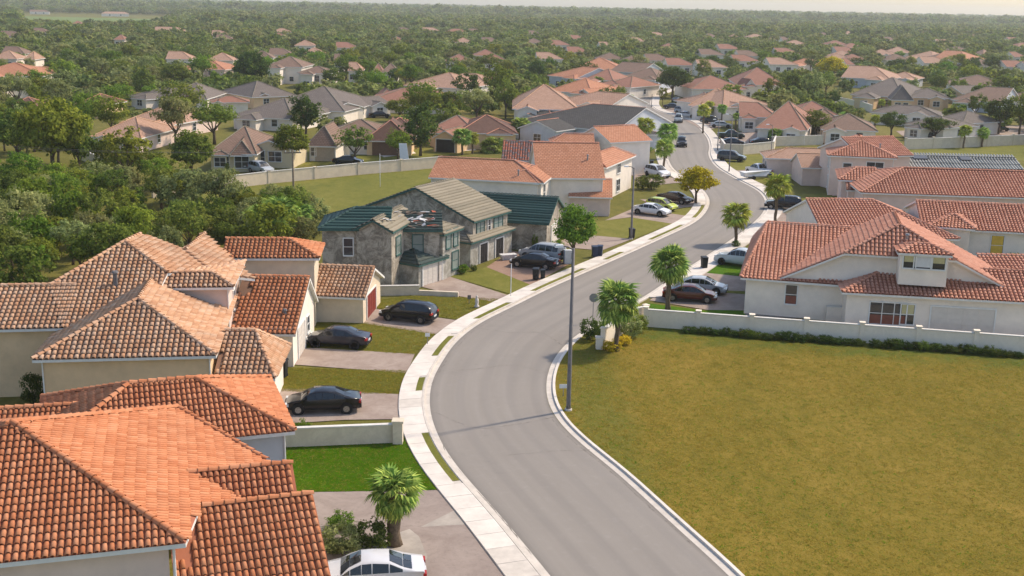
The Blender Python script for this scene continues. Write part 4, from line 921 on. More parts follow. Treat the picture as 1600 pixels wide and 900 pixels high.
CR = {}; TK = {}
for i in range(5): CR['round%d' % i] = crown_np(100 + i, 75, 46, .43, .37, .60, .026, .125)
for i in range(3): CR['tall%d' % i] = crown_np(200 + i, 70, 46, .29, .46, .53, .025, .11, 1.0)
for i in range(3): CR['wide%d' % i] = crown_np(300 + i, 80, 44, .52, .30, .66, .028, .13, .5)
for i in range(3): CR['loose%d' % i] = crown_np(400 + i, 46, 40, .45, .38, .60, .030, .11)
for i in range(2): CR['dense%d' % i] = crown_np(600 + i, 120, 62, .46, .40, .58, .024, .12)
for i in range(2): CR['bush%d' % i] = crown_np(500 + i, 60, 40, .52, .46, .48, .036, .16, 1.0)
CRM = {k: np_mesh('crown', v[0], v[1], 'leaf_mid') for k, v in CR.items()}
TKM = {'round': trunk_mb(1).mesh('trunk', 'bark', True), 'tall': trunk_mb(2, .6, .024, 5, .15).mesh('trunk', 'bark', True), 'wide': trunk_mb(3, .65, .03, 6, .35).mesh('trunk', 'bark', True), 'loose': trunk_mb(4, .6, .026, 6, .3).mesh('trunk', 'bark', True), 'dense': trunk_mb(6).mesh('trunk', 'bark', True), 'bush': trunk_mb(5, .4, .02, 4, .2).mesh('trunk', 'bark', True)}
TREES = []; SHARED = []
def tree(loc, h, w, kind, mat, label, group=None, name='tree', cat='tree', variant=None):
    """w: crown width in metres"""
    ks = [k for k in CRM if k.startswith(kind)]; key = variant or ks[rnd.randrange(len(ks))]; base = {'round': .86, 'tall': .58, 'wide': 1.04, 'loose': .9, 'bush': 1.04, 'dense': .92}[kind]
    t = thing(name, label, cat, (loc[0], loc[1], 0), rnd.uniform(0, 6.28), group); t.scale = (w / base, w / base, h)
    tr = link('trunk' if kind != 'bush' else 'stem', TKM[kind], t); c = link('crown' if kind != 'bush' else 'foliage', CRM[key], t)
    c.material_slots[0].link = 'OBJECT'; c.material_slots[0].material = MATS[mat]
    TREES.append((loc[0], loc[1], w / 2)); return t
def tree_px(bx, by, ty, wpx, kind, mat, label, group=None, **kw):
    p = at(bx, by); h = height_at(bx, by, ty); sc = F_PX / ((p + [0, 0, h * .6] - CAMP) @ FWD); return tree(p, h * 1.02, wpx / sc, kind, mat, label, group, **kw)
TL = [
 (895, 416, 320, 74, 'dense', 'leaf_bright', 'round leafy street tree behind the tall lamp post'),
 (1087, 319, 260, 66, 'dense', 'leaf_gold', 'golden yellow tree at the street bend'),
 (1050, 153, 104, 62, 'dense', 'leaf_dark', 'large round dark tree at the far end of the street'),
 (1298, 128, 88, 46, 'dense', 'leaf_gold', 'yellow flowering tree in the right distance'),
 (657, 244, 158, 52, 'tall', 'leaf_dark', 'tall dark pointed tree in front of the shaded row of garages'),
 (622, 250, 200, 42, 'round', 'leaf_bright', 'small bright green round tree left of the tall dark tree'),
 (555, 256, 195, 66, 'loose', 'leaf_mid', 'loose tree over the black car behind the boundary wall'),
 (300, 288, 203, 74, 'dense', 'leaf_mid', 'dense tree left of the cream gabled house'),
 (455, 262, 194, 62, 'dense', 'leaf_yellowish', 'yellow green tree behind the wooden utility pole'),
 (200, 292, 196, 84, 'loose', 'leaf_yellowish', 'ragged tree beside the leaning grey garden wall'),
 (275, 232, 150, 66, 'wide', 'leaf_olive', 'drooping olive tree between the tan house and the cream gable'),
 (335, 226, 158, 84, 'wide', 'leaf_mid', 'broad grey green tree behind the cream gabled house'),
 (395, 142, 80, 60, 'dense', 'leaf_dark', 'large black green tree right of the pink house'),
 (30, 262, 165, 96, 'round', 'leaf_mid', 'big leafy tree at the left picture edge'),
 (85, 284, 148, 120, 'dense', 'leaf_yellowish', 'largest spreading tree at left with olive yellow crown'),
 (125, 280, 190, 60, 'round', 'leaf_mid', 'medium tree right of the largest spreading tree at left'),
 (188, 168, 128, 40, 'round', 'leaf_bright', 'small bright tree left of the dark grey hipped house'),
 (236, 165, 130, 28, 'tall', 'leaf_bright', 'slim bright tree in front of the dark grey hipped house'),
 (1275, 217, 170, 52, 'round', 'leaf_mid', 'dark tree over the pinkish brown house front'),
 (1392, 213, 172, 44, 'round', 'leaf_dark', 'dense dark tree left of the two small palms at right'),
 (1460, 220, 183, 60, 'wide', 'leaf_dark', 'low broad tree over the dark pickup'),
 (1522, 190, 145, 42, 'loose', 'leaf_mid', 'loose tree right of the grey gabled house'),
 (1560, 210, 150, 46, 'round', 'leaf_dark', 'dark tree beside the far right parked car'),
 (1592, 212, 140, 50, 'round', 'leaf_mid', 'tree at the right picture edge beside the parked car'),
 (1205, 166, 118, 36, 'loose', 'leaf_mid', 'grey green tree left in the clump above the chimney roof'),
 (1235, 163, 112, 38, 'round', 'leaf_dark', 'dark tree in the middle of the clump above the chimney roof'),
 (1265, 166, 108, 50, 'loose', 'leaf_olive', 'olive tree right in the clump above the chimney roof'),
 (1290, 150, 110, 36, 'loose', 'leaf_mid', 'loose tree below the yellow flowering tree'),
 (948, 178, 134, 40, 'round', 'leaf_dark', 'dark street tree on the left of the upper street'),
 (968, 172, 133, 28, 'round', 'leaf_mid', 'smaller street tree beside the dark street tree'),
 (838, 133, 92, 32, 'round', 'leaf_dark', 'dark tree rising behind the charcoal roof'),
 (912, 118, 93, 18, 'tall', 'leaf_dark', 'slim dark tree by the pale orange roof'),
 (1035, 165, 135, 18, 'loose', 'leaf_yellowish', 'pale young tree at the street corner'),
 (1010, 148, 128, 22, 'round', 'leaf_mid', 'small tree at the white front facing the bend'),
 (700, 196, 140, 46, 'round', 'leaf_mid', 'grey green tree above the dark open garage'),
 (745, 190, 138, 60, 'wide', 'leaf_olive', 'wide olive tree left of the pyramid roof'),
 (790, 185, 120, 40, 'round', 'leaf_mid', 'green tree left of the large orange roof'),
 (775, 165, 95, 46, 'round', 'leaf_yellowish', 'yellowish tree at the wood edge left of the upper houses'),
 (690, 178, 138, 40, 'loose', 'leaf_mid', 'loose tree behind the tall dark pointed tree'),
 (625, 190, 152, 44, 'round', 'leaf_mid', 'tree between the white gable and the broad red brown roof'),
 (470, 205, 162, 50, 'loose', 'leaf_olive', 'pale tree in front of the grey brown low roof'),
 (540, 128, 100, 30, 'round', 'leaf_dark', 'round dark tree right of the white villa'),
 (520, 142, 105, 40, 'round', 'leaf_mid', 'tree directly right of the white villa'),
 (575, 145, 112, 40, 'round', 'leaf_mid', 'tree left of the salmon roofs'),
 (620, 133, 104, 32, 'round', 'leaf_dark', 'dark round tree at the left end of the salmon roofs'),
 (450, 118, 96, 24, 'round', 'leaf_dark', 'dark little tree before the villa wall'),
 (1112, 118, 85, 36, 'round', 'leaf_dark', 'dark tree behind the broad red brown roof, left one'),
 (1140, 112, 88, 30, 'round', 'leaf_dark', 'dark tree behind the broad red brown roof, right one'),
 (1098, 130, 92, 30, 'round', 'leaf_mid', 'mid green tree right of the large round dark tree'),
 (1405, 118, 90, 38, 'round', 'leaf_dark', 'dark tree above the pale gable ended house'),
 (1408, 116, 100, 22, 'round', 'leaf_bright', 'bright yellow green bush tree above the grey brown group'),
 (1527, 132, 108, 26, 'round', 'leaf_yellowish', 'yellow green tree at right before a brown roof'),
 (1335, 112, 88, 34, 'round', 'leaf_dark', 'dark tree right of the yellow flowering tree'),
 (1550, 116, 86, 34, 'round', 'leaf_dark', 'dark round tree at upper right, nearer one'),
 (1470, 122, 96, 30, 'round', 'leaf_mid', 'rounded tree in the right middle woods'),
 (1300, 170, 142, 28, 'round', 'leaf_dark', 'dark tree left of the walled lawn'),
 (1495, 196, 160, 30, 'loose', 'leaf_bright', 'light tree by the dark grey roof at right'),
]
for a in TL: tree_px(*a)
def near_any(x, y, L, pad):
    return any((x - a) ** 2 + (y - b) ** 2 < (r + pad) ** 2 for a, b, r in L)
# house footprints (centre, radius) keep the trees off, and a clear wedge in front of each house
HF_ = []
for h in HOUSES:
    for W in h.w:
        q = np.array([p for g_ in W.polys for p in g_]); c = q[:, :2].mean(0); HF_.append((c[0], c[1], max(2.5, np.abs(q[:, :2] - c).max() * .9)))
RD = np.concatenate([LE[::6], RE[::6]])
HFa = np.array(HF_)
def free(x, y, pad, front=6.0, roadpad=9.0):
    a, b, r = HFa.T
    if ((x - a) ** 2 + (y - b) ** 2 < (r + pad) ** 2).any(): return False
    k = y / np.maximum(b, 1)            # standing just in front of a house it would hide it
    if ((b - y > 0) & (b - y < front + b * .02) & (np.abs(x - a * k) < r)).any(): return False
    return np.min(((RD - np.array([x, y])) ** 2).sum(1)) > roadpad ** 2
def inside_px(poly, x, y):
    px, py = proj((x, y, 0)); return bool(inpoly(np.array([px]), np.array([py]), poly)[0])
OPEN = [[(290, 292), (700, 248), (700, 290), (640, 310), (520, 316), (330, 326)], [(1005, 560), (1000, 500), (1640, 545), (1640, 900)], [(1100, 222), (1300, 214), (1640, 210), (1640, 500), (1140, 500), (1190, 330), (1110, 262)], [(480, 225), (760, 215), (740, 262), (470, 290)], [(640, 250), (1120, 250), (1120, 340), (700, 480), (470, 470)], [(30, 20), (275, 25), (280, 44), (30, 44)], [(380, 240), (500, 240), (500, 300), (380, 300)], [(1030, 130), (1140, 160), (1130, 225), (960, 200)], [(1296, 158), (1350, 160), (1350, 182), (1290, 180)], [(225, 250), (270, 240), (275, 290), (230, 292)]]
CW = {'leaf_mid': 'mid green', 'leaf_dark': 'dark green', 'leaf_yellowish': 'yellowish', 'leaf_olive': 'grey olive', 'leaf_bright': 'bright green'}
KW = {'round': 'round', 'loose': 'loose', 'wide': 'spreading', 'tall': 'upright', 'bush': 'bushy', 'dense': 'dense'}
def scatter(poly, n, hmin, hmax, mats, label, group, pad=1.5, sep=.7, kinds=('round', 'round', 'loose', 'wide', 'tall'), tries=40):
    P = np.array([at(*p)[:2] for p in poly]); x0, y0 = P.min(0); x1, y1 = P.max(0); got = 0
    for _ in range(n * tries):
        if got >= n: break
        x = rnd.uniform(x0, x1); y = rnd.uniform(y0, y1)
        if not inpoly(np.array([x]), np.array([y]), [tuple(p) for p in P])[0]: continue
        if not free(x, y, pad): continue
        if any(inside_px(q, x, y) for q in OPEN): continue
        h = rnd.uniform(hmin, hmax); w = h * rnd.uniform(.75, 1.1)
        if near_any(x, y, TREES, w * .5 * sep): continue
        k = rnd.choice(kinds); w = w * (.75 if k == 'tall' else 1)
        mt = rnd.choice(mats); t = tree((x, y), h, w, k, mt, label, group); SHARED.append((t, proj((x, y, h * .6))[0], '%s %s tree%%s %s' % (CW[mt], KW[k], label.split(' tree ', 1)[1]))); got += 1
    return got
MX = ['leaf_mid', 'leaf_mid', 'leaf_dark', 'leaf_yellowish', 'leaf_olive', 'leaf_bright']
n1 = scatter([(-140, 300), (130, 268), (290, 305), (345, 345), (480, 352), (490, 385), (345, 400), (200, 440), (-140, 500)], 105, 3.2, 6.5, ['leaf_yellowish', 'leaf_mid', 'leaf_mid', 'leaf_olive', 'leaf_bright'], 'leafy tree in the thicket behind the pale weathered roofs', 'thicket behind the weathered roofs', .3, .25, kinds=('round', 'bush', 'bush', 'loose', 'wide'))
n1 += scatter([(345, 330), (490, 335), (496, 378), (345, 392)], 20, 2.6, 4.4, ['leaf_mid', 'leaf_bright', 'leaf_olive'], 'leafy tree in the bushes left of the derelict house', 'bushes left of the derelict house', .2, .3, kinds=('bush', 'bush', 'round'))
n2 = scatter([(-100, 175), (60, 150), (130, 200), (150, 250), (110, 275), (-100, 300)], 34, 5.5, 9.0, MX, 'leafy tree in the belt along the left picture edge', 'tree belt at the left edge', 1.0, .4)
n3 = scatter([(-150, 95), (800, 95), (800, 210), (480, 215), (230, 250), (-100, 175)], 95, 5.5, 9.0, MX, 'leafy tree among the brown roofed houses on the left', 'trees among the left houses', 1.5, .65)
n4 = scatter([(800, 95), (1640, 95), (1640, 230), (1180, 225), (1060, 160), (980, 190), (800, 200)], 55, 5.0, 8.5, MX, 'leafy tree among the houses on the right of the upper street', 'trees among the right houses', 1.5, .65)
# far woods that read as one mass
fw = [np_mesh('far_crown', *crown_np(700 + i, 34, 13, .46, .40, .52, .075, .15, .8), 'leaf_far') for i in range(5)]
for i, m_ in enumerate(fw):
    if i in (1, 3): m_.materials[0] = MATS['leaf_mid']
    if i == 4: m_.materials[0] = MATS['leaf_olive']
fc = bpy.data.collections.new('far_tree_forms')
for i, m_ in enumerate(fw): fc.objects.link(bpy.data.objects.new('far_tree_form', m_))
pts = []; scl = []
def far_band(y0, y1, sp, s0, s1):
    xs = []; y = y0
    while y < y1:
        wd = y * .50 + 40; x = np.arange(-wd, wd, sp); xs.append(np.stack([x, np.full(len(x), y)], 1)); y += sp
    P = np.concatenate(xs) + nrs.uniform(-.45, .45, (sum(map(len, xs)), 2)) * sp; ok = np.ones(len(P), bool)
    for a, b, r in HF_:
        ok &= np.hypot(P[:, 0] - a, P[:, 1] - b) > r + 2.0; db = b - P[:, 1]
        ok &= ~((db > 0) & (db < 8 + b * .10) & (np.abs(P[:, 0] - a * P[:, 1] / max(b, 1)) < r * 1.15) & (nrs.uniform(0, 1, len(P)) < .93))
    if y0 < 480:
        for a, b, r in TREES: ok &= np.hypot(P[:, 0] - a, P[:, 1] - b) > r + 2.0
        for a, b in RD: ok &= np.hypot(P[:, 0] - a, P[:, 1] - b) > 12
    W3 = np.concatenate([P, np.zeros((len(P), 1))], 1) - CAMP; w = W3 @ FWD; px = 800 + F_PX * (W3 @ RGT) / w; py = 450 - F_PX * (W3 @ UPV) / w
    for q in OPEN: ok &= ~inpoly(px, py, q)
    P = P[ok]; pts.extend([(float(a), float(b), 0.0) for a, b in P]); scl.extend(nrs.uniform(s0, s1, len(P)).tolist())
far_band(215, 560, 6.0, 3.5, 7.5); far_band(560, 1000, 8.0, 5.5, 9.5); far_band(1000, 2000, 12.0, 8, 14); far_band(2000, 5200, 26.0, 14, 26)
fm_ = bpy.data.meshes.new('far_woodland'); fm_.from_pydata(pts, [], [])
a_ = fm_.attributes.new('scl', 'FLOAT', 'POINT'); a_.data.foreach_set('value', np.array(scl, np.float32))
fo = tag(link('far_woodland', fm_), 'green woodland stretching to the horizon', 'woodland', kind='stuff')
ng = bpy.data.node_groups.new('woodland', 'GeometryNodeTree'); ng.interface.new_socket('Geometry', in_out='INPUT', socket_type='NodeSocketGeometry'); ng.interface.new_socket('Geometry', in_out='OUTPUT', socket_type='NodeSocketGeometry')
gi = ng.nodes.new('NodeGroupInput'); go = ng.nodes.new('NodeGroupOutput'); ip = ng.nodes.new('GeometryNodeInstanceOnPoints'); ci = ng.nodes.new('GeometryNodeCollectionInfo')
ci.inputs[0].default_value = fc; ci.inputs['Separate Children'].default_value = True; ip.inputs['Pick Instance'].default_value = True
na = ng.nodes.new('GeometryNodeInputNamedAttribute'); na.data_type = 'FLOAT'; na.inputs[0].default_value = 'scl'
rv = ng.nodes.new('FunctionNodeRandomValue'); rv.data_type = 'FLOAT_VECTOR'; rv.inputs[0].default_value = (0, 0, 0); rv.inputs[1].default_value = (.12, .12, 6.28)
rs_ = ng.nodes.new('FunctionNodeRandomValue'); rs_.data_type = 'FLOAT_VECTOR'; rs_.inputs[0].default_value = (.85, .85, .7); rs_.inputs[1].default_value = (1.35, 1.35, 1.1)
mu = ng.nodes.new('ShaderNodeVectorMath'); mu.operation = 'SCALE'
ng.links.new(rs_.outputs[0], mu.inputs[0]); ng.links.new([o for o in na.outputs if o.enabled][0], mu.inputs['Scale'])
ng.links.new(gi.outputs[0], ip.inputs['Points']); ng.links.new(ci.outputs[0], ip.inputs['Instance']); ng.links.new(rv.outputs[0], ip.inputs['Rotation']); ng.links.new(mu.outputs[0], ip.inputs['Scale']); ng.links.new(ip.outputs[0], go.inputs[0])
fo.modifiers.new('woodland', 'NODES').node_group = ng

# ------------------------------------------------------------------ fan palms
def frond_mb(seed, stalk=.9, fan=.95, nl=18, droop=.35):
    """one fan leaf: stalk along +x, blades spread in a fan"""
    rs = random.Random(seed); b = MB(); b.tube([(0, 0, 0), (stalk * .5, 0, .05), (stalk, 0, .02)], [.028, .022, .016], 4, False)
    for i in range(nl):
        a = (i / (nl - 1) - .5) * math.radians(215); ln = fan * (1 - .25 * (abs(a) / 1.9) ** 2) * rs.uniform(.9, 1.05); w = .075
        d = np.array([math.cos(a), math.sin(a), 0]); s_ = np.array([-d[1], d[0], 0]); o = np.array([stalk, 0, .02])
        m = o + d * ln * .6 + np.array([0, 0, .05]); e = o + d * ln + np.array([0, 0, -droop * ln * rs.uniform(.7, 1.3)])
        b.poly([o, m - s_ * w, e, m + s_ * w])
    return b
FRM = [frond_mb(i).mesh('frond', 'leaf_palm') for i in range(4)]
FRY = [frond_mb(i, .85, .9, 16, .3).mesh('frond', 'leaf_palm_yellow') for i in range(4)]
FRD = [frond_mb(20 + i, .8, .85, 12, .2).mesh('dead_frond', 'dead_frond') for i in range(2)]
def frond_mats(n, rs, lo=-75, hi=82, dead=False):
    out = []
    for i in range(n):
        t = (i + .5) / n; el = math.radians((lo + (hi - lo) * t ** .8)) if not dead else math.radians(rs.uniform(-88, -70)); az = i * 2.39996 + rs.uniform(-.3, .3)
        M = Matrix.Rotation(az, 4, 'Z') @ Matrix.Rotation(-el, 4, 'Y') @ Matrix.Rotation(rs.uniform(-.7, .7), 4, 'X'); s_ = rs.uniform(.82, 1.12) * (.8 if el > 1.1 else 1)
        out.append(M @ Matrix.Scale(s_, 4))
    return out
def palm_crown_mesh(seed, meshes, mat, n=44):
    rs = random.Random(seed); V = []; Fc = []
    b = MB()
    for M in frond_mats(n, rs, -60):
        me = rs.choice(meshes); k = len(b.v); b.v += [tuple(M @ v.co) for v in me.vertices]
        for p in me.polygons: b.f.append(tuple(k + i for i in p.vertices)); b.m.append(0)
    return b.mesh('crown', mat)
PCM = {'leaf_palm': [palm_crown_mesh(i, FRM, 'leaf_palm') for i in range(3)], 'leaf_palm_yellow': [palm_crown_mesh(10 + i, FRY, 'leaf_palm_yellow') for i in range(3)]}
def palm(bx, by, cy, wpx, label, mat='leaf_palm', near=False, skirt=False, n=46, group=None, thick=.17):
    """foot at (bx, by); middle of the crown at row cy"""
    p = at(bx, by); h = height_at(bx, by, cy); sc = F_PX / ((p + [0, 0, h] - CAMP) @ FWD); R = wpx / sc / 2; s_ = R / 1.75
    t = thing('fan_palm', label, 'palm tree', (p[0], p[1], 0), rnd.uniform(0, 6), group)
    b = MB(); k = max(4, int(h / .35)); zz = [h * i / k for i in range(k + 1)]
    b.tube([(0.04 * math.sin(i), 0.03 * math.cos(i * 1.3), z) for i, z in enumerate(zz)], [thick * (1.35 if i == 0 else 1.0 + .10 * (i % 2)) for i in range(k + 1)], 9); b.build('trunk', 'palm_trunk', t, True)
    if near:
        for M in frond_mats(n, rnd, -62):
            o = link('frond', rnd.choice(FRM if mat == 'leaf_palm' else FRY), t); o.matrix_local = Matrix.Translation((0, 0, h)) @ M @ Matrix.Scale(s_, 4)
        for M in frond_mats(14 if skirt else 6, rnd, dead=True):
            o = link('dead_frond', rnd.choice(FRD), t); o.matrix_local = Matrix.Translation((0, 0, h - .15)) @ M @ Matrix.Scale(s_ * (.95 if skirt else .8), 4)
    else:
        o = link('crown', rnd.choice(PCM[mat]), t); o.location = (0, 0, h); o.scale = (s_, s_, s_)
    TREES.append((p[0], p[1], R)); return t
palm(616, 852, 772, 92, 'stout fan palm on the bottom left drive beside the white car', near=True, skirt=True, n=60, thick=.30)
palm(963, 549, 473, 82, 'fan palm beside the white entrance wall at the lot corner', near=True, n=54)
palm(1043, 484, 416, 72, 'fan palm in front of the red brown sedan', near=True, n=54, thick=.2)
palm(1149, 382, 337, 56, 'fan palm on the pavement left of the wide red tiled house', near=True, n=46, mat='leaf_palm_yellow')
palm(1211, 349, 291, 52, 'tall yellowish fan palm beside the dark cars at right', near=True, n=44, mat='leaf_palm_yellow')
palm(1037, 266, 232, 36, 'front palm of the pair on the left kerb of the street'); palm(1041, 248, 207, 38, 'rear palm of the pair on the left kerb of the street')
palm(1007, 236, 196, 34, 'yellowish palm left of the driving black car', 'leaf_palm_yellow')
palm(989, 186, 168, 20, 'small palm beside the parked cars on the upper left kerb'); palm(970, 175, 152, 20, 'left palm of the three on the upper left kerb', 'leaf_palm_yellow'); palm(981, 178, 155, 22, 'middle palm of the three on the upper left kerb', 'leaf_palm_yellow')
palm(722, 242, 214, 34, 'dark palm at the drive of the open garage'); palm(738, 240, 216, 26, 'yellowish palm right of the dark palm at the open garage', 'leaf_palm_yellow')
palm(812, 222, 197, 34, 'left palm of the pair behind the smashed roof'); palm(822, 222, 200, 26, 'right palm of the pair behind the smashed roof')
palm(1098, 208, 172, 26, 'tall palm on the right pavement of the upper street', 'leaf_palm_yellow'); palm(1127, 196, 170, 18, 'palm before the orange hip roofed houses'); palm(1108, 186, 166, 22, 'palm left of the orange hip roofed house wall', 'leaf_palm_yellow')
palm(1210, 226, 210, 24, 'small palm in front of the pinkish brown house, left one'); palm(1242, 222, 202, 24, 'small palm in front of the pinkish brown house, right one'); palm(1149, 204, 182, 14, 'thin palm among the parked cars')
palm(1505, 232, 204, 24, 'left palm of the pair on the right lawn', 'leaf_palm_yellow'); palm(1534, 230, 208, 22, 'right palm of the pair on the right lawn'); palm(1366, 208, 186, 18, 'thin palm left of the dense dark tree at right', 'leaf_palm_yellow')
palm(935, 142, 127, 18, 'palm above the white fronted orange roofed house'); palm(770, 238, 232, 46, 'low palm with silvery fronds left of the smashed roof', thick=.25); palm(600, 216, 206, 30, 'palm beside the brown garage door')
palm(1377, 172, 160, 14, 'left palm behind the dark grey roofed house', 'leaf_palm_yellow'); palm(1392, 172, 161, 14, 'right palm behind the dark grey roofed house', 'leaf_palm_yellow'); palm(1562, 150, 140, 20, 'palm by the brown roof at the right edge')
palm(480, 190, 176, 34, 'bushy palm by the grey brown gabled house'); palm(768, 140, 132, 14, 'left small palm right of the salmon roofs'); palm(746, 142, 135, 14, 'right small palm at the salmon roofs')
for i, (x, y, c, w) in enumerate([(405, 372, 345, 60), (440, 372, 335, 66), (468, 368, 340, 54), (425, 360, 330, 50)]):
    palm(x, y, c, w, ['leftmost low bushy palm behind the orange tiled wing', 'middle low bushy palm behind the orange tiled wing', 'rightmost low bushy palm left of the derelict house', 'rear low bushy palm behind the orange tiled wing'][i], 'leaf_palm')

# ------------------------------------------------------------------ shrubs
def shrub(x, y, ty, wpx, mat, label, group=None): return tree_px(x, y, ty, wpx, 'bush', mat, label, group, name='shrub', cat='shrub')
SH = [(535, 868, 815, 75, 'leaf_olive', 'grey green shrub in front of the stout palm at bottom left'), (582, 862, 808, 60, 'leaf_dark', 'dark shrub touching the stout palm trunk'), (532, 826, 799, 46, 'leaf_bright', 'bright clipped shrub at the bottom left drive'), (518, 862, 836, 34, 'leaf_olive', 'low grey green shrub left of the white car roof'),
 (922, 532, 494, 36, 'leaf_dark', 'dark reddish green bush left of the entrance wall end'), (945, 522, 498, 30, 'leaf_bright', 'light green bush behind the entrance wall end'), (985, 528, 490, 40, 'leaf_olive', 'loose bush under the palm at the lot corner'), (998, 520, 488, 30, 'leaf_yellowish', 'yellowish bush right of the lot corner palm'), (955, 548, 530, 34, 'flower_yellow', 'yellow flowering plant at the foot of the lot corner palm'), (975, 540, 522, 24, 'flower_yellow', 'small yellow flowers right of the lot corner palm'),
 (470, 682, 655, 34, 'leaf_bright', 'leafy bush at the corner of the orange roof and near wall'), (54, 638, 572, 40, 'leaf_dark', 'dark shrub against the shaded wall of the weathered house'), (432, 590, 567, 18, 'leaf_bright', 'small bright bush beside the tall black bin'), (1305, 488, 462, 36, 'leaf_yellowish', 'clipped bush at the corner of the white house'), (1284, 490, 470, 14, 'leaf_dark', 'little dark bush left of the clipped bush'), (1578, 520, 496, 24, 'leaf_dark', 'dark bush beside the white garage at right edge'),
 (1560, 428, 400, 60, 'leaf_mid', 'hedge bush behind the right gable, left one'), (1595, 428, 396, 60, 'leaf_mid', 'hedge bush behind the right gable, right one'), (722, 428, 410, 22, 'leaf_bright', 'bright little bush at the derelict house corner'), (740, 424, 412, 12, 'leaf_dark', 'small dark bush at the derelict porch'), (810, 388, 362, 14, 'leaf_bright', 'bright bush left of the white derelict garage'), (836, 392, 364, 12, 'leaf_bright', 'narrow bright bush near the silver suv'),
 (1018, 296, 268, 40, 'leaf_mid', 'dark round bush by the white suv on the left kerb'), (1003, 296, 272, 26, 'leaf_mid', 'round bush left of the dark round bush'), (1150, 386, 374, 16, 'leaf_dark', 'low plants at the foot of the pavement palm'), (1265, 285, 258, 22, 'leaf_dark', 'dark shrub against the pink cottage'), (1290, 282, 262, 18, 'leaf_mid', 'shrub between the cottage and tall pink house'), (1315, 306, 290, 14, 'leaf_dark', 'flowering shrub at the corner of the tall pink house'), (1012, 238, 228, 20, 'leaf_bright', 'bright bush under the yellowish palm'),
 (842, 216, 200, 20, 'flower_white', 'white flowering bush behind the smashed roof'), (355, 276, 250, 10, 'leaf_dark', 'slim dark shrub beside the tall window'), (870, 390, 372, 20, 'leaf_bright', 'bush under the round street tree')]
for a in SH: shrub(*a)
for i in range(62):
    x = 1075 + (1600 - 1075) * (i + rnd.uniform(-.3, .3)) / 62; y = 516.5 + (x - 1010) * .0735
    if rnd.random() < .05: continue
    SHARED.append((None, x, 'low dark shrub%s planted along the foot of the white lot wall')); SHARED[-1] = (shrub(x, y + rnd.uniform(-.6, 1.2), y - rnd.uniform(10, 18), rnd.uniform(15, 24), 'leaf_dark' if rnd.random() < .8 else 'leaf_mid', 'low dark shrub in the row planted along the foot of the white lot wall', 'shrub row along the lot wall'),) + SHARED[-1][1:]

# ------------------------------------------------------------------ short grass of the lot and lawns
tb = MB(); rs9 = random.Random(5)
for i in range(9):
    a = rs9.uniform(0, 6.28); r = rs9.uniform(.0, .14); x, y = r * math.cos(a * 3), r * math.sin(a * 3); w = .016; l = rs9.uniform(.015, .035); dx, dy = math.cos(a), math.sin(a)
    tb.poly([(x - dy * w, y + dx * w, 0), (x + dy * w, y - dx * w, 0), (x + dx * .07, y + dy * .07, l)])
def m_blade(name, dark, light): return m_leaf(name, dark, light, .15, (.488, .512))
m_blade('blade_dry', (.16, .13, .014), (.34, .24, .042)); m_blade('blade_green', (.10, .115, .014), (.22, .21, .032)); m_blade('blade_bright', (.04, .125, .002), (.095, .20, .006))
def patchy(Q):
    x, y = Q[:, 0], Q[:, 1]
    return .5 + .17 * np.sin(x * .31 + 1.3 * np.sin(y * .17)) + .15 * np.sin(y * .43 + 1.7 * np.sin(x * .23 + 2)) + .12 * np.sin(x * 1.1 + y * .7) + .10 * np.sin(x * .9 - y * 1.6 + 1)
def tuft_field(name, label, poly2, n, mats, z, mask=None):
    P = np.array(poly2); x0, y0 = P.min(0); x1, y1 = P.max(0); Q = np.stack([nrs.uniform(x0, x1, n), nrs.uniform(y0, y1, n)], 1); Q = Q[inpoly(Q[:, 0], Q[:, 1], [tuple(p) for p in P])]
    if mask: Q = Q[nrs.uniform(0, 1, len(Q)) < mask(Q)]
    W3 = np.concatenate([Q, np.zeros((len(Q), 1))], 1) - CAMP; w = W3 @ FWD; px = 800 + F_PX * (W3 @ RGT) / w; py = 450 - F_PX * (W3 @ UPV) / w; Q = Q[(px > -60) & (px < 1660) & (py < 960)]
    me = bpy.data.meshes.new(name); me.from_pydata([(float(a), float(b), z) for a, b in Q], [], []); at_ = me.attributes.new('scl', 'FLOAT', 'POINT'); at_.data.foreach_set('value', nrs.uniform(.5, 1.3, len(Q)).astype(np.float32))
    o = tag(link(name, me), label, 'grass', kind='stuff'); c = bpy.data.collections.new(name + '_forms')
    for m_ in mats: c.objects.link(bpy.data.objects.new('tuft_form', tb.mesh('tuft_form', m_)))
    g2 = ng.copy(); [x_ for x_ in g2.nodes if x_.bl_idname == 'GeometryNodeCollectionInfo'][0].inputs[0].default_value = c; o.modifiers.new('tufts', 'NODES').node_group = g2
tuft_field('field_grass', 'short dry grass covering the vacant lot', [tuple(v.co[:2]) for v in bpy.data.objects['grass_field'].data.vertices], 150000, ['blade_dry', 'blade_dry', 'blade_dry', 'blade_green'], .06, lambda Q: np.clip(patchy(Q) * 1.3, .12, 1))
tuft_field('field_green_grass', 'greener grass patches of the vacant lot near wall and kerb', [tuple(v.co[:2]) for v in bpy.data.objects['grass_field'].data.vertices], 90000, ['blade_green', 'blade_green', 'blade_bright', 'blade_green'], .06, lambda Q: np.clip((1 - patchy(Q)) * .55 + 1.1 * np.exp(-np.min(np.linalg.norm(Q[:, None, :] - RE[None, ::8, :], axis=2), axis=1) / 2.5), .0, 1))
for nm in ('lawn_drives', 'lawn_middle', 'lawn_beyond_wagon'): tuft_field(nm + '_grass', 'short grass of the lawns between the left drives', [tuple(v.co[:2]) for v in bpy.data.objects[nm].data.vertices], 9000, ['blade_green', 'blade_dry', 'blade_green'], .045)
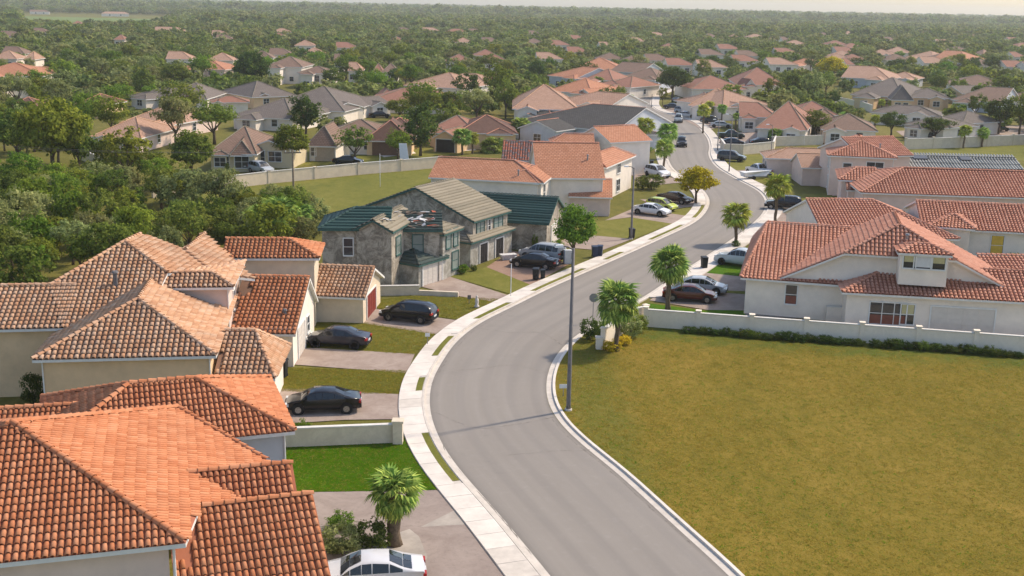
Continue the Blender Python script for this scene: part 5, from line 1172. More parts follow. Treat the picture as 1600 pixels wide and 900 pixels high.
tuft_field('lawn_bright_grass', 'watered bright green grass beside the garden wall', [tuple(v.co[:2]) for v in bpy.data.objects['lawn_bright'].data.vertices], 12000, ['blade_bright', 'blade_bright', 'blade_green'], .05)
# ------------------------------------------------------------------ garden walls
def wall_run(name, label, px, h, th, mat, post=0, posth=.18, cop=True, z0=0.0, capm='coping'):
    P = [at(*p) for p in px]; off = np.array([P[0][0], P[0][1], 0]); root = thing(name, label, 'wall', off)
    for a, b_ in zip(P, P[1:]):
        d = (b_ - a)[:2]; L = np.linalg.norm(d); u = d / L; n = np.array([-u[1], u[0]]); k = max(1, round(L / post)) if post else 1
        for i in range(k):
            c = a[:2] + u * L * (i + .5) / k - off[:2]; b = MB(); b.obox(c, u, n, L / k / 2 - (.16 if post else 0), th / 2, z0 - .05, h); b.build('panel', mat, root)
            if cop: b = MB(); b.obox(c, u, n, L / k / 2 - (.16 if post else -.02), th / 2 + .05, h, h + .07); b.build('coping', capm, root)
        if post:
            for i in range(k + 1):
                c = a[:2] + u * L * i / k - off[:2]; b = MB(); b.obox(c, u, n, .17, .17, -.05, h + posth); b.obox(c, u, n, .23, .23, h + posth, h + posth + .09); b.build('post', mat, root)
    return root
wall_run('lot_wall', 'long white boundary wall with posts behind the vacant lot', [(1008, 511), (1900, 577.5)], 1.45, .18, 'wall_aged_white', 4.05)
wall_run('entrance_wall', 'short white entrance wall with end pillar beside the lot corner palm', [(942, 545), (985, 512), (1008, 507)], 1.5, .22, 'wall_aged_white', 3.2, .1)
b = MB(); p = at(936, 546); b.box(-.25, .25, -.25, .25, 0, .9); b.box(-.3, .3, -.3, .3, .9, 1.0); o = b.build('stub_pillar', 'wall_aged_white'); o.location = (p[0], p[1], 0); tag(o, 'low white stub pillar at the end of the entrance wall', 'pillar')
wall_run('garden_wall', 'beige garden wall beyond the bright green lawn ending in a pillar', [(430, 700), (623, 692)], 1.15, .2, 'wall_aged', 0)
b = MB(); p = at(622, 693); b.box(-.28, .28, -.28, .28, 0, 1.35); b.box(-.34, .34, -.34, .34, 1.35, 1.48); o = b.build('wall_pillar', 'wall_aged'); o.location = (p[0], p[1], 0); tag(o, 'square beige pillar at the pavement end of the garden wall', 'pillar')
wall_run('garden_wall', 'low beige wall with crumbling end in front of the derelict house', [(588, 462), (655, 461)], .85, .2, 'wall_aged', 0)
wall_run('broken_wall', 'broken stub of beige wall leaning toward the derelict drive', [(655, 461), (716, 464)], .45, .3, 'wall_aged', 0, cop=False)
wall_run('boundary_wall', 'long pale boundary wall behind the open grass lot', [(240, 309), (420, 287), (560, 273), (690, 262)], 1.7, .18, 'stucco_cream', 9.0, .05)
wall_run('garden_wall', 'leaning grey garden wall beside the ragged tree at left', [(128, 250), (185, 272)], 1.6, .2, 'wall_aged', 0)
wall_run('garden_wall', 'curved tan wall around the parked cars on the right', [(1126, 232), (1132, 241), (1160, 242), (1208, 237), (1212, 225)], 1.8, .2, 'wall_aged', 0)
wall_run('garden_wall', 'tan wall between the pinkish house and the pink cottage', [(1205, 229), (1285, 226)], 1.8, .2, 'wall_aged', 0)
wall_run('garden_wall', 'long tan wall behind the two palms on the right lawn', [(1414, 234), (1500, 231), (1660, 224)], 2.0, .2, 'wall_aged', 7)
wall_run('garden_wall', 'white wall round the small bright lawn at right', [(1305, 162), (1345, 170), (1362, 176)], 1.9, .2, 'wall_aged_white', 0)
wall_run('garden_wall', 'pale low wall by the white cars on the left kerb', [(982, 240), (1008, 238)], 1.7, .2, 'derelict_light', 0)
wall_run('garden_wall', 'pale wall at the left edge below the orange roofed house', [(-40, 158), (55, 152)], 2.0, .2, 'wall_aged_white', 0)
wall_run('garden_wall', 'white rendered yard wall before the window of the white house', [(1290, 503), (1330, 505)], 1.3, .2, 'stucco_white', 0)

# ------------------------------------------------------------------ cars
def loft(st, rings):
    """st: stations (x, ring function values) -> vertex grid"""
    return st
CARS = {}
def car_meshes(kind):
    """x forward, unit metres; returns dict of meshes"""
    if kind in CARS: return CARS[kind]
    S = {  # x, belt z, roof z, roof half width factor
     'sedan': dict(L=4.75, W=1.82, xs=[-2.37, -2.25, -1.75, -1.35, -.75, 0, .45, .95, 1.35, 1.9, 2.25, 2.38], belt=[.62, .92, .98, .98, .96, .94, .93, .92, .90, .80, .66, .52], roof=[.62, .92, .98, 1.12, 1.40, 1.45, 1.42, 1.20, .90, .80, .66, .52], g=(3, 7)),
     'wagon': dict(L=4.6, W=1.84, xs=[-2.30, -2.22, -2.0, -1.5, -.75, 0, .45, .95, 1.35, 1.85, 2.2, 2.30], belt=[.70, 1.02, 1.06, 1.05, 1.03, 1.01, 1.0, .99, .97, .88, .72, .55], roof=[.70, 1.10, 1.40, 1.58, 1.62, 1.62, 1.58, 1.32, .98, .88, .72, .55], g=(2, 7)),
     'suv': dict(L=4.7, W=1.9, xs=[-2.35, -2.3, -2.1, -1.5, -.75, 0, .35, .85, 1.2, 1.9, 2.25, 2.35], belt=[.80, 1.12, 1.14, 1.14, 1.12, 1.10, 1.09, 1.08, 1.06, .98, .84, .62], roof=[.80, 1.25, 1.62, 1.78, 1.80, 1.79, 1.75, 1.48, 1.08, .98, .84, .62], g=(2, 7)),
     'hatch': dict(L=4.0, W=1.72, xs=[-2.0, -1.94, -1.7, -1.2, -.6, 0, .4, .85, 1.2, 1.6, 1.9, 2.0], belt=[.68, 1.0, 1.02, 1.0, .98, .96, .95, .94, .92, .82, .68, .52], roof=[.68, 1.08, 1.38, 1.52, 1.54, 1.53, 1.48, 1.22, .93, .82, .68, .52], g=(2, 7)),
     'pickup': dict(L=5.3, W=1.9, xs=[-2.65, -2.6, -2.2, -1.2, -.55, 0, .4, .95, 1.3, 2.0, 2.5, 2.65], belt=[.75, 1.10, 1.10, 1.10, 1.12, 1.12, 1.11, 1.10, 1.08, 1.02, .88, .6], roof=[.75, 1.10, 1.10, 1.10, 1.72, 1.78, 1.74, 1.50, 1.09, 1.02, .88, .6], g=(3, 7)),
    }[kind]
    xs, hw = S['xs'], S['W'] / 2; n = len(xs); rows = []; g0, g1 = S['g']
    for i, x in enumerate(xs):
        e = 1 - .10 * (abs(x) / (S['L'] / 2)) ** 4; zb = .28 if 0 < i < n - 1 else .34; be, rf = S['belt'][i], max(S['roof'][i], S['belt'][i]); up = rf - be
        tw = hw * e * (.93 - .22 * min(1, up / .55)) ; mid = (zb + be) / 2
        rows.append([(x, -hw * e * .80, zb), (x, -hw * e * .97, zb + .08), (x, -hw * e, mid), (x, -hw * e * .96, be), (x, -tw - .04, be + up * .86 if up > .05 else be + .01), (x, -tw * .8, rf + (.02 if up < .05 else -.015)), (x, 0, rf + .035),
                     (x, tw * .8, rf + (.02 if up < .05 else -.015)), (x, tw + .04, be + up * .86 if up > .05 else be + .01), (x, hw * e * .96, be), (x, hw * e, mid), (x, hw * e * .97, zb + .08), (x, hw * e * .80, zb)])
    b = MB(); m = len(rows[0])
    for r in rows: b.v += r
    for i in range(n - 1):
        for j in range(m - 1): a = i * m + j; b.f.append((a, a + 1, a + m + 1, a + m)); b.m.append(0)
    b.f.append(tuple(range(m))); b.f.append(tuple((n - 1) * m + j for j in range(m))[::-1]); b.m += [0, 0]
    D = {'body': b.mesh('body', 'sign_white', True)}
    # glass, a little proud of the shell
    R = [[np.array(p) for p in r] for r in rows]
    def inset(q, k=.10, out=.012):
        q = [np.array(p) for p in q]; c = sum(q) / len(q); nn = np.cross(q[1] - q[0], q[2] - q[1]); nn /= np.linalg.norm(nn) + 1e-9
        if nn @ (c - np.array([0, 0, .9])) < 0: nn = -nn
        return [p + (c - p) * k + nn * out for p in q]
    for side, (jb, jt) in (('l', (3, 4)), ('r', (9, 8))):
        b = MB()
        for i in range(g0, g1 + 1):
            if i + 1 >= n or max(S['roof'][i] - S['belt'][i], S['roof'][i + 1] - S['belt'][i + 1]) < .2: continue
            q = [R[i][jb], R[i + 1][jb], R[i + 1][jt], R[i][jt]]
            if np.linalg.norm(q[1] - q[2]) < .12: q = [q[0], q[1], q[3]]
            elif np.linalg.norm(q[0] - q[3]) < .12: q = [q[0], q[1], q[2]]
            b.poly(inset(q, .07 if len(q) == 4 else .14))
        D['side_window_' + side] = b.mesh('side_window', 'car_glass')
    iw = [i for i in range(n - 1) if S['roof'][i] - S['roof'][i + 1] > .18 and xs[i] > .2]
    b = MB()
    for i in iw:
        if S['roof'][i] - S['belt'][i] < .1: continue
        b.poly(inset([R[i][5], R[i + 1][5] if S['roof'][i + 1] - S['belt'][i + 1] > .1 else R[i + 1][4], R[i + 1][7] if S['roof'][i + 1] - S['belt'][i + 1] > .1 else R[i + 1][8], R[i][7]], .05, .018))
        b.poly(inset([R[i][5], R[i + 1][5], R[i + 1][6], R[i][6]], .03, .02)); b.poly(inset([R[i][6], R[i + 1][6], R[i + 1][7], R[i][7]], .03, .02))
    D['windscreen'] = b.mesh('windscreen', 'car_glass')
    b = MB()
    for i in range(n - 1):
        if xs[i] < -.4 and S['roof'][i + 1] - S['roof'][i] > .09 and S['roof'][i + 1] - S['belt'][i + 1] > .1:
            b.poly(inset([R[i][5], R[i + 1][5], R[i + 1][6], R[i][6]], .06, .02)); b.poly(inset([R[i][6], R[i + 1][6], R[i + 1][7], R[i][7]], .06, .02))
    D['rear_window'] = b.mesh('rear_window', 'car_glass')
    xe = S['L'] / 2; bz = S['belt']
    for nm, x, z, mt in (('headlight', xe - .17, bz[-2] - .02, 'lamp_white'), ('tail_light', -xe + .05, bz[1] - .13, 'tail_red')):
        for sg in (-1, 1):
            b = MB(); y0 = sg * (hw * .52); y1 = sg * (hw * .93); y0, y1 = min(y0, y1), max(y0, y1); b.box(x - .05 if nm == 'tail_light' else x - .12, x + (.12 if nm == 'headlight' else .10), y0, y1, z - .10, z + .06); D[nm + ('l' if sg < 0 else 'r')] = b.mesh(nm, mt)
    b = MB(); b.box(-xe - .015, -xe + .02, -.26, .26, .55, .68); D['plate'] = b.mesh('number_plate', 'plate_white')
    b = MB(); b.box(xe - .05, xe + .02, -hw * .7, hw * .7, .30, .42); b.box(-xe - .02, -xe + .05, -hw * .75, hw * .75, .32, .46); D['bumper'] = b.mesh('bumper', 'rubber')
    for k, x in (('f', xe - .86), ('b', -xe + .92)):
        for sg in (-1, 1):
            b = MB(); y = sg * (hw - .02); b.tube([(x, y - sg * .24, .33), (x, y - sg * .03, .33), (x, y + sg * .015, .33)], [.33, .33, .30], 16); D['tyre' + k + str(sg)] = b.mesh('tyre', 'rubber', False)
            b = MB(); b.tube([(x, y, .33), (x, y + sg * .024, .33)], [.21, .20], 12); D['rim' + k + str(sg)] = b.mesh('rim', 'rim')
            b = MB(); b.tube([(x, sg * (hw - .10), .36), (x, sg * (hw + .004), .36)], [.40, .40], 16); D['arch' + k + str(sg)] = b.mesh('wheel_arch', 'rubber')
    CARS[kind] = D; return D
PAINTS = {}
def paint(c):
    k = 'car_paint_%d' % len(PAINTS)
    if c not in PAINTS: PAINTS[c] = m_paint('car_paint_%02x%02x%02x' % tuple(int(q * 255) for q in c), c)
    return PAINTS[c]
def car(rear, front, kind, col, label, roofc=None, group=None):
    """rear, front: ground under the two ends as seen in the photo"""
    a, b_ = at(*rear), at(*front); d = (b_ - a)[:2]; c = (a + b_) / 2; D = car_meshes(kind)
    t = thing('parked_car', label, 'car', (c[0], c[1], .055), math.atan2(d[1], d[0]), group); m = paint(col)
    bo = link('body', D['body'], t); bo.material_slots[0].link = 'OBJECT'; bo.material_slots[0].material = m
    for k in D:
        if k == 'body' or k.startswith('rim'): continue
        o = link(D[k].name.split('.')[0], D[k], t)
        if k.startswith('tyre'): link('rim', D['rim' + k[4:]], o)
    return t
BLK, WHT, SIL, RBR, LIM, DGR, GRN, DBL = (.012, .012, .015), (.72, .72, .73), (.42, .44, .46), (.10, .022, .014), (.50, .58, .10), (.05, .06, .065), (.02, .05, .045), (.015, .03, .06)
car((650, 912), (512, 918), 'sedan', (.60, .60, .62), 'silver white coupe at the bottom edge on the left drive')
car((563, 640), (447, 643), 'sedan', BLK, 'black sedan with sunroof on the drive before the near garden wall')
car((572, 543), (486, 538), 'sedan', (.03, .03, .04), 'dark sedan with pale roof by the white garage front')
car((677, 505), (601, 497), 'wagon', BLK, 'black wagon on the drive of the dark red garage')
car((880, 411), (816, 402), 'suv', SIL, 'silver suv behind the black convertible')
car((864, 421), (807, 415), 'sedan', BLK, 'low black car parked before the silver suv')
car((992, 333), (1043, 339), 'sedan', WHT, 'white sedan in front of the lime car')
car((1010, 325), (1058, 332), 'hatch', LIM, 'lime yellow hatchback beside the white sedan')
car((1032, 314), (1077, 320), 'sedan', (.03, .012, .012), 'black and red car behind the lime hatchback')
car((1008, 272), (1046, 281), 'suv', WHT, 'white suv beside the dark round bush')
car((1046, 468), (1109, 472), 'sedan', RBR, 'red brown sedan behind the lot wall')
car((1062, 454), (1127, 460), 'sedan', SIL, 'silver sedan behind the red brown sedan')
car((1178, 418), (1139, 413), 'pickup', (.50, .55, .58), 'pale pickup half hidden by the red tiled roof edge')
car((1240, 328), (1206, 326), 'suv', BLK, 'dark suv right of the tall yellowish palm')
car((1287, 337), (1238, 336), 'sedan', SIL, 'silver sedan behind the right hand dark pickup')
car((1296, 348), (1236, 348), 'pickup', GRN, 'dark pickup at the edge of the second red tiled house')
car((1062, 186), (1058, 196), 'suv', (.25, .29, .31), 'grey blue car driving on the upper street')
car((1064, 223), (1066, 234), 'suv', BLK, 'black car driving on the street below the grey blue one')
car((1020, 183), (1024, 194), 'hatch', (.05, .09, .05), 'dark green car at the left side of the upper street')
car((1128, 251), (1158, 253), 'suv', DGR, 'dark suv on the grass below the curved tan wall')
car((1195, 276), (1176, 271), 'pickup', WHT, 'white pickup with boat trailer right of the street')
car((995, 220), (1014, 223), 'sedan', WHT, 'upper of two white cars left of the yellowish palm'); car((1001, 227), (1023, 230), 'sedan', (.62, .63, .66), 'lower of two white cars left of the yellowish palm')
car((970, 181), (984, 188), 'sedan', DGR, 'upper dark car parked on the left kerb of the upper street'); car((984, 189), (1002, 195), 'sedan', GRN, 'lower dark car parked on the left kerb of the upper street')
car((1040, 170), (1062, 171), 'sedan', DBL, 'dark blue car right of the upper street, topmost'); car((1057, 177), (1080, 179), 'suv', SIL, 'silver car below the topmost dark blue car'); car((1060, 183), (1082, 184), 'sedan', (.60, .61, .62), 'pale car in the middle of the upper right row')
car((1098, 193), (1124, 193), 'suv', DGR, 'dark suv behind the tall palm on the right pavement'); car((1112, 199), (1140, 200), 'sedan', (.55, .56, .57), 'pale silver car among the upper right row'); car((1124, 216), (1160, 217), 'pickup', GRN, 'dark green pickup in the upper right row')
car((1128, 227), (1160, 228), 'sedan', DBL, 'dark car inside the curved tan wall, left one'); car((1178, 227), (1204, 227), 'sedan', BLK, 'dark car inside the curved tan wall, right one')
car((1048, 162), (1066, 158), 'sedan', DGR, 'dark car under the large round dark tree')
car((394, 268), (422, 274), 'suv', SIL, 'silver suv in front of the cream gabled house'); car((528, 257), (560, 258), 'sedan', BLK, 'black car under the loose tree behind the boundary wall'); car((585, 184), (602, 184), 'sedan', BLK, 'black car at the white gabled fronts')
car((1433, 219), (1458, 219), 'pickup', BLK, 'dark pickup under the low broad tree at right'); car((1546, 206), (1574, 205), 'sedan', GRN, 'dark green car at the far right drive'); car((1300, 222), (1322, 222), 'suv', DGR, 'dark suv in front of the brown roofed white house')
car((398, 190), (412, 190), 'hatch', WHT, 'white car half hidden by the grey brown low roof')

# ------------------------------------------------------------------ poles, signs, bins
def pole(bx, by, ty, label, r0, r1, mat, arm=None, name='lamp_post', cat='lamp post'):
    p = at(bx, by); h = height_at(bx, by, ty); t = thing(name, label, cat, (p[0], p[1], 0)); b = MB()
    b.tube([(0, 0, 0), (0, 0, .5), (0, 0, h)], [r0 * 1.15, r0, r1], 10); b.build('pole', mat, t, True); b = MB(); b.tube([(0, 0, 0), (0, 0, .16)], [r0 * 1.8, r0 * 1.5], 10); b.build('base', 'concrete', t)
    if arm == 'lamp':
        b = MB(); b.tube([(0, 0, h - .1), (-.35, -.1, h + .12), (-.75, -.2, h + .15)], [.05, .045, .04], 6); b.build('arm', mat, t, True)
        b = MB(); b.box8([(-1.15, -.42, h + .10), (-.6, -.28, h + .10), (-.6, .02, h + .10), (-1.15, -.12, h + .10), (-1.1, -.38, h + .24), (-.65, -.26, h + .24), (-.65, -.02, h + .24), (-1.1, -.14, h + .24)]); o = b.build('lamp_head', 'sign_white', t)
    if arm == 'cross':
        b = MB(); b.obox((0, 0), (.95, .3), (-.3, .95), 1.1, .07, h - .45, h - .30); b.build('crossarm', 'pole_wood', t)
        for k in (-.9, -.3, .3, .9): b = MB(); b.tube([(k * .95, k * .3, h - .30), (k * .95, k * .3, h - .08)], [.05, .07], 8); b.build('insulator', 'lamp_white', t)
    return t
pole(888, 642, 388, 'tall grey street lamp at the near right kerb', .15, .09, 'pole_grey', 'lamp')
pole(986, 374, 262, 'dark street lamp on the lawn of the pink walled house', .13, .08, 'pole_grey', 'lamp')
pole(459, 309, 234, 'wooden utility pole with crossarm in the open lot', .14, .10, 'pole_wood', 'cross', 'utility_pole', 'utility pole')
pole(1139, 269, 180, 'street lamp on the right pavement beside the dark suv', .10, .07, 'pole_grey', 'lamp'); pole(1121, 236, 188, 'street lamp at the left end of the curved tan wall', .10, .07, 'pole_grey', 'lamp')
pole(1018, 168, 147, 'traffic post at the far street corner', .10, .08, 'pole_grey', None, 'post', 'post'); pole(798, 464, 412, 'thin white pole on the pavement by the derelict drive', .035, .03, 'sign_white', None, 'thin_pole', 'pole')
pole(594, 292, 240, 'thin pale pole in the open grass lot', .035, .03, 'sign_white', None, 'thin_pole', 'pole'); pole(1203, 263, 196, 'thin pole beside the pink cottage', .06, .05, 'pole_grey', 'lamp'); pole(1152, 226, 176, 'thin pole among the upper right parked cars', .06, .05, 'pole_grey')
def sign(bx, by, ty, w, hh, label, mat, postm='steel', shape='rect'):
    p = at(bx, by); h = height_at(bx, by, ty); t = thing('sign', label, 'sign', (p[0], p[1], 0), .1); b = MB(); b.tube([(0, 0, 0), (0, 0, h - hh * .3)], [.03, .03], 6); b.build('post', postm, t)
    b = MB()
    if shape == 'oct':
        n = 8; r = w / 2; P = [(r * math.cos(math.pi * (k + .5) / 4), r * math.sin(math.pi * (k + .5) / 4)) for k in range(8)]
        b.poly([(x, -.035, h - r + z) for x, z in P]); b.poly([(x, -.05, h - r + z) for x, z in P][::-1])
    else: b.box(-w / 2, w / 2, -.05, -.03, h - hh, h)
    b.build('plate', mat, t); return t
sign(880, 620, 600, .55, .28, 'small white sign at the kerb beside the tall lamp', 'sign_white'); sign(668, 540, 520, .35, .28, 'small white yard sign at the pavement left of the road', 'sign_white'); sign(926, 504, 458, .75, .75, 'traffic sign seen from behind at the street opening', 'steel', shape='oct'); sign(733, 475, 461, .3, .35, 'small dark yard post on the lawn before the broken wall', 'pole_grey')
p = at(632, 258); b = MB(); b.box8([(-.7, 0, .9), (.7, 0, .9), (.7, .1, .9), (-.7, .1, .9), (-.9, .3, 3.4), (.3, .3, 3.4), (.3, .4, 3.4), (-.9, .4, 3.4)]); t = thing('notice_board', 'white leaning notice board on the boundary wall', 'board', (p[0], p[1], 0)); b.build('panel', 'sign_white', t); b = MB(); b.tube([(.1, .2, 0), (.1, .2, 2)], [.06, .06], 6); b.build('post', 'steel', t)
def bin_(bx, by, label, mat='bin_black', h=1.05, w=.58):
    p = at(bx, by); t = thing('wheelie_bin', label, 'bin', (p[0], p[1], .04), rnd.uniform(-.3, .3)); k = w / 2
    b = MB(); b.box8([(-k * .82, -k * .82, .06), (k * .82, -k * .82, .06), (k * .82, k * .82, .06), (-k * .82, k * .82, .06), (-k, -k, h), (k, -k, h), (k, k, h), (-k, k, h)]); b.build('body', mat, t)
    b = MB(); b.box8([(-k * 1.08, -k * 1.08, h), (k * 1.08, -k * 1.08, h), (k * 1.08, k * 1.1, h), (-k * 1.08, k * 1.1, h), (-k, -k, h + .06), (k, -k, h + .06), (k, k, h + .12), (-k, k, h + .12)]); b.build('lid', mat, t)
    for sg in (-1, 1): b = MB(); b.tube([(sg * k * .7, k * .8, .1), (sg * k * .9, k * .8, .1)], [.1, .1], 10); b.build('wheel', 'rubber', t)
    return t
bin_(441, 590, 'tall black bin at the corner of the weathered house', h=1.15, w=.7); bin_(433, 607, 'short black bin in front of the tall black bin', h=.8, w=.55); bin_(929, 402, 'left of two dark bins on the pavement edge', 'bin_blue'); bin_(937, 401, 'right of two dark bins on the pavement edge', 'bin_blue'); bin_(987, 373, 'black bin at the foot of the dark street lamp'); bin_(1100, 420, 'lone black bin on the small bright lawn at right', h=1.1)
bin_(837, 438, 'black bin on the lawn below the low black car'); bin_(848, 436, 'smaller black bin right of the bin below the low black car', h=.8, w=.45); bin_(1018, 262, 'black bin on the grass above the white suv')
# downpipes at the wall corners
def downpipe(house, px, py0, py1):
    b_ = at(px, py1); h_ = height_at(px, py1, py0); b = MB(); b.tube([(b_[0] - house.off[0], b_[1] - house.off[1], 0), (b_[0] - house.off[0], b_[1] - house.off[1], h_)], [.05, .05], 6); b.build('downpipe', 'trim_white', house.root)
for W_ in (HA.w[0],):
    q_ = cA - uA * .42 + vA * .38 - HA.off; b = MB(); b.tube([(q_[0], q_[1], 0), (q_[0], q_[1], cA[2] - .2)], [.055, .055], 6); b.build('downpipe', 'trim_white', HA.root)
for hh_, wi_ in ((HC, -2), (HC, 3), (HB, 0), (R1, 4), (HG, 0), (HH, 0), (R5, 0), (R2, 1)):
    W_ = hh_.w[wi_]; x0, x1, y0, y1 = W_.rect
    for xx in (x0, x1): q_ = W_.P(xx, y0 - .06, 0) - hh_.off; b = MB(); b.tube([(q_[0], q_[1], 0), (q_[0], q_[1], W_.ze)], [.045, .045], 6); b.build('downpipe', 'trim_white', hh_.root)
# skylights on the grey sheet roof, boat, appliance, planter
def slab_on(house, wi, px, w, d, name, mat, h=.18):
    W = house.w[wi]; q = W.polys[0]; n = np.cross(q[1] - q[0], q[2] - q[1]); n /= np.linalg.norm(n); c = onplane(px[0], px[1], q[0], n); eu = W.u; ev = np.cross(n, eu); b = MB()
    C = [c + eu * a * w / 2 + ev * bb * d / 2 for a, bb in ((-1, -1), (1, -1), (1, 1), (-1, 1))]; b.box8([p - n * .05 for p in C] + [p + n * h for p in C]); return b.build(name, mat, house.root, off=house.off)
slab_on(R4, 0, (1437, 248), 2.0, 1.1, 'skylight', 'window_glass', .3); slab_on(R4, 0, (1508, 250), 1.5, 1.1, 'skylight', 'window_glass', .3)
for px, hh in (((1415, 371), R1), ((1318, 334), R2)): pass
def vent(house, wi, px, pi=0, r=.10, h=.55, mat='steel'):
    W = house.w[wi]; q = W.polys[pi]; n = np.cross(q[1] - q[0], q[2] - q[1]); n /= np.linalg.norm(n); c = onplane(px[0], px[1], q[0], n) - house.off; b = MB(); b.tube([c - [0, 0, .1], c + [0, 0, h], c + [0, 0, h + .02], c + [0, 0, h + .14]], [r, r, r * 1.6, r * 1.2], 8); b.build('vent_pipe', mat, house.root)
vent(HG, 0, (810, 274)); vent(HH, 0, (918, 250)); vent(R1, 1, (1417, 375), 2, .12, .4); vent(R5, 0, (1375, 232), 2); vent(HC, 5, (445, 492), 0, .12, .3, 'pole_grey'); vent(HC, 1, (181, 447), 0, .16, .9, 'pole_grey')
p = at(1180, 280); t = thing('boat_on_trailer', 'small pale boat on a trailer beside the white pickup', 'boat', (p[0], p[1], 0), .3); b = MB()
b.box8([(-2.2, -.5, .5), (1.6, -.4, .5), (1.6, .4, .5), (-2.2, .5, .5), (-2.3, -.85, 1.15), (2.6, -.1, 1.3), (2.6, .1, 1.3), (-2.3, .85, 1.15)]); b.build('hull', 'sign_white', t); b = MB(); b.box(-1.8, 1.8, -.4, .4, .35, .48); b.build('trailer_frame', 'steel', t)
for sg in (-1, 1): b = MB(); b.tube([(-.6, sg * .5, .3), (-.6, sg * .75, .3)], [.3, .3], 14); b.build('wheel', 'rubber', t)
p = at(887, 412); t = thing('appliance', 'white discarded appliance on the red drive behind the silver suv', 'appliance', (p[0], p[1], .05), .2); b = MB(); b.box(-.4, .4, -.35, .35, 0, 1.35); b.build('cabinet', 'sign_white', t); b = MB(); b.box(.25, .29, -.38, -.352, .5, 1.1); b.build('handle', 'steel', t)
p = at(1408, 509); t = thing('planter', 'white planter box below the wide window of the white house', 'planter', (p[0], p[1], .05), -.1); b = MB(); b.box(-.7, .7, -.25, .25, 0, .45); b.build('box', 'stucco_white', t); V, Fc = crown_np(900, 18, 30, .5, .3, .6, .03, .12); o = link('plants', np_mesh('plants', V * np.array([1.3, .5, 1]), Fc, 'leaf_mid'), t)
p = at(1541, 480, 0); W5 = R1.w[4]; x0, x1, y0, y1 = W5.rect; q = W5.P(x0 + (x1 - x0) * .60, y0 - .12, 0); t = thing('hanging_banner', 'blue and white banner hanging on the white garage door', 'banner', (q[0], q[1], 1.0)); b = MB(); b.box(-.13, .13, -.03, .01, .0, 1.1); b.build('cloth', 'sign_blue', t); b = MB(); b.box(.14, .75, -.03, .01, .60, .95); b.build('pennant', 'sign_white', t)
# rubble and torn sheets on the derelict roof
def rubble(house, wi, poly, n, mats):
    W = house.w[wi]; q = W.polys[0]; nn = np.cross(q[1] - q[0], q[2] - q[1]); nn /= np.linalg.norm(nn); ev = np.cross(nn, W.u)
    for i in range(n):
        px = rnd.uniform(*poly[0]); py = rnd.uniform(*poly[1]); c = onplane(px, py, q[0], nn) + nn * .08 - house.off; a = rnd.uniform(-.5, .5); e1 = W.u * math.cos(a) + ev * math.sin(a); e2 = np.cross(nn, e1); w, d = rnd.uniform(.3, 1.3), rnd.uniform(.08, .35); tl = rnd.uniform(-.12, .2)
        C = [c + e1 * s1 * w / 2 + e2 * s2 * d / 2 + nn * (s1 * tl) for s1, s2 in ((-1, -1), (1, -1), (1, 1), (-1, 1))]; b = MB(); b.box8([p - nn * .02 for p in C] + [p + nn * .03 for p in C]); b.build('debris', rnd.choice(mats), house.root)
rubble(HD, 2, ((632, 678), (331, 356)), 30, ['debris_white', 'debris_white', 'debris_red', 'plank_brown', 'plank_brown']); rubble(HD, 1, ((590, 625), (325, 350)), 10, ['debris_white', 'plank_brown'])
p = at(794, 406); 
t = thing('bathtub', 'pale discarded tub on the drive by the derelict porch', 'tub', (p[0], p[1], .05), .4); b = MB(); b.box8([(-.7, -.3, 0), (.7, -.3, 0), (.7, .3, 0), (-.7, .3, 0), (-.85, -.42, .55), (.85, -.42, .55), (.85, .42, .55), (-.85, .42, .55)]); b.build('shell', 'debris_white', t)
for (x, y, lb) in ((745, 481, 'small grey garden statue on the lawn beside the pavement'),):
    p = at(x, y); t = thing('garden_statue', lb, 'statue', (p[0], p[1], .04)); b = MB(); b.tube([(0, 0, 0), (0, 0, .15), (0, 0, .16), (0, 0, .5), (0, 0, .75), (0, 0, .8), (0, 0, .95), (0, 0, 1.05)], [.22, .22, .13, .17, .15, .07, .11, .04], 10); b.build('figure', 'concrete', t, True)
p = at(560, 521); 
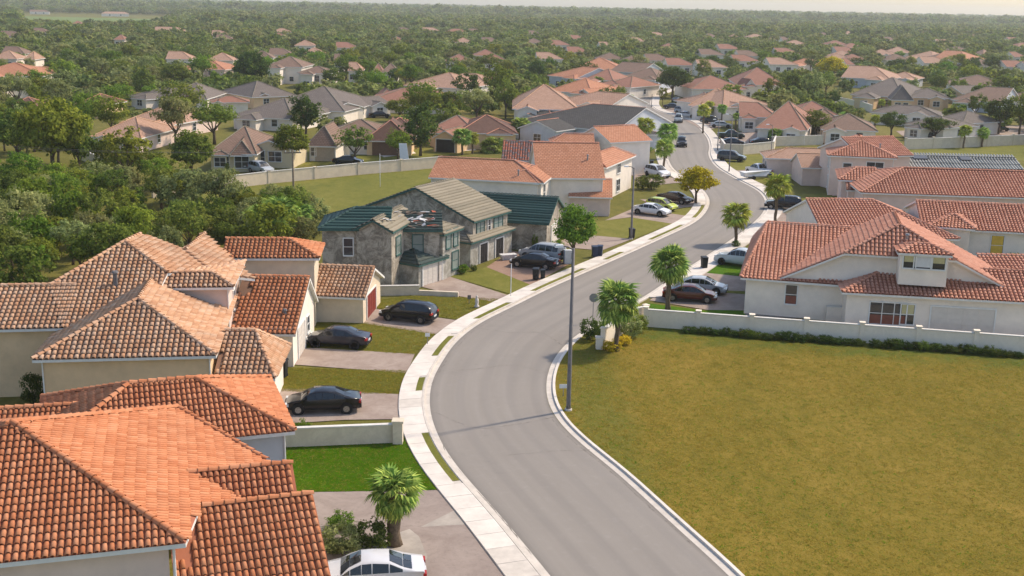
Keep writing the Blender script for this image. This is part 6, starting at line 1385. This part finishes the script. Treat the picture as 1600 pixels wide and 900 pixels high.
# wires from the wooden pole
b = MB(); a0 = at(459, 309); hh = height_at(459, 309, 234)
for k in (-.9, .9):
    A0 = np.array([a0[0] + k * .95, a0[1] + k * .3, hh - .08]); B0 = np.array([a0[0] - 48, a0[1] - 6 + k, 7.6]); P = [A0 + (B0 - A0) * t_ / 14 - np.array([0, 0, 4 * .9 * (t_ / 14) * (1 - t_ / 14)]) for t_ in range(15)]; b.tube(P, [.012] * 15, 4, False)
tag(b.build('overhead_wires', 'pole_grey'), 'thin overhead wires running left from the wooden utility pole', 'wires')
# ------------------------------------------------------------------ alike things told apart by their order from the left
ORD = 'first second third fourth fifth sixth seventh eighth ninth tenth eleventh twelfth thirteenth fourteenth fifteenth sixteenth seventeenth eighteenth nineteenth twentieth'.split()
TEN = ['', '', 'twenty', 'thirty', 'forty', 'fifty', 'sixty', 'seventy', 'eighty', 'ninety', 'hundred', 'hundred-and-ten']
def ordn(i): return ORD[i] if i < 20 else (TEN[(i + 1) // 10] + '-' + ORD[(i + 1) % 10 - 1] if (i + 1) % 10 else TEN[(i + 1) // 10][:-1] + 'ieth')
bylab = {}
for t_, x_, f_ in SHARED + FARH: bylab.setdefault(f_, []).append((x_, t_))
for f_, L_ in bylab.items():
    L_.sort(key=lambda q: q[0])
    for i_, (x_, t_) in enumerate(L_): t_['label'] = (f_ % '') if len(L_) == 1 else '%s-from-left %s' % (ordn(i_), f_ % '')
# ------------------------------------------------------------------ haze: the air itself
HAZE = True
if HAZE:
    m = bpy.data.materials.new('haze'); m.use_nodes = True; nt = m.node_tree; nt.nodes.remove(nt.nodes['Principled BSDF']); pv = nt.nodes.new('ShaderNodeVolumePrincipled')
    pv.inputs['Color'].default_value = (.93, .95, .97, 1); pv.inputs['Density'].default_value = .00014; pv.inputs['Anisotropy'].default_value = .2
    nt.links.new(pv.outputs[0], nt.nodes['Material Output'].inputs['Volume'])
    MATS['haze'] = m; b = MB(); b.box(-6500, 6500, -50, 6500, -1, 60); tag(b.build('haze', 'haze'), kind='stuff')
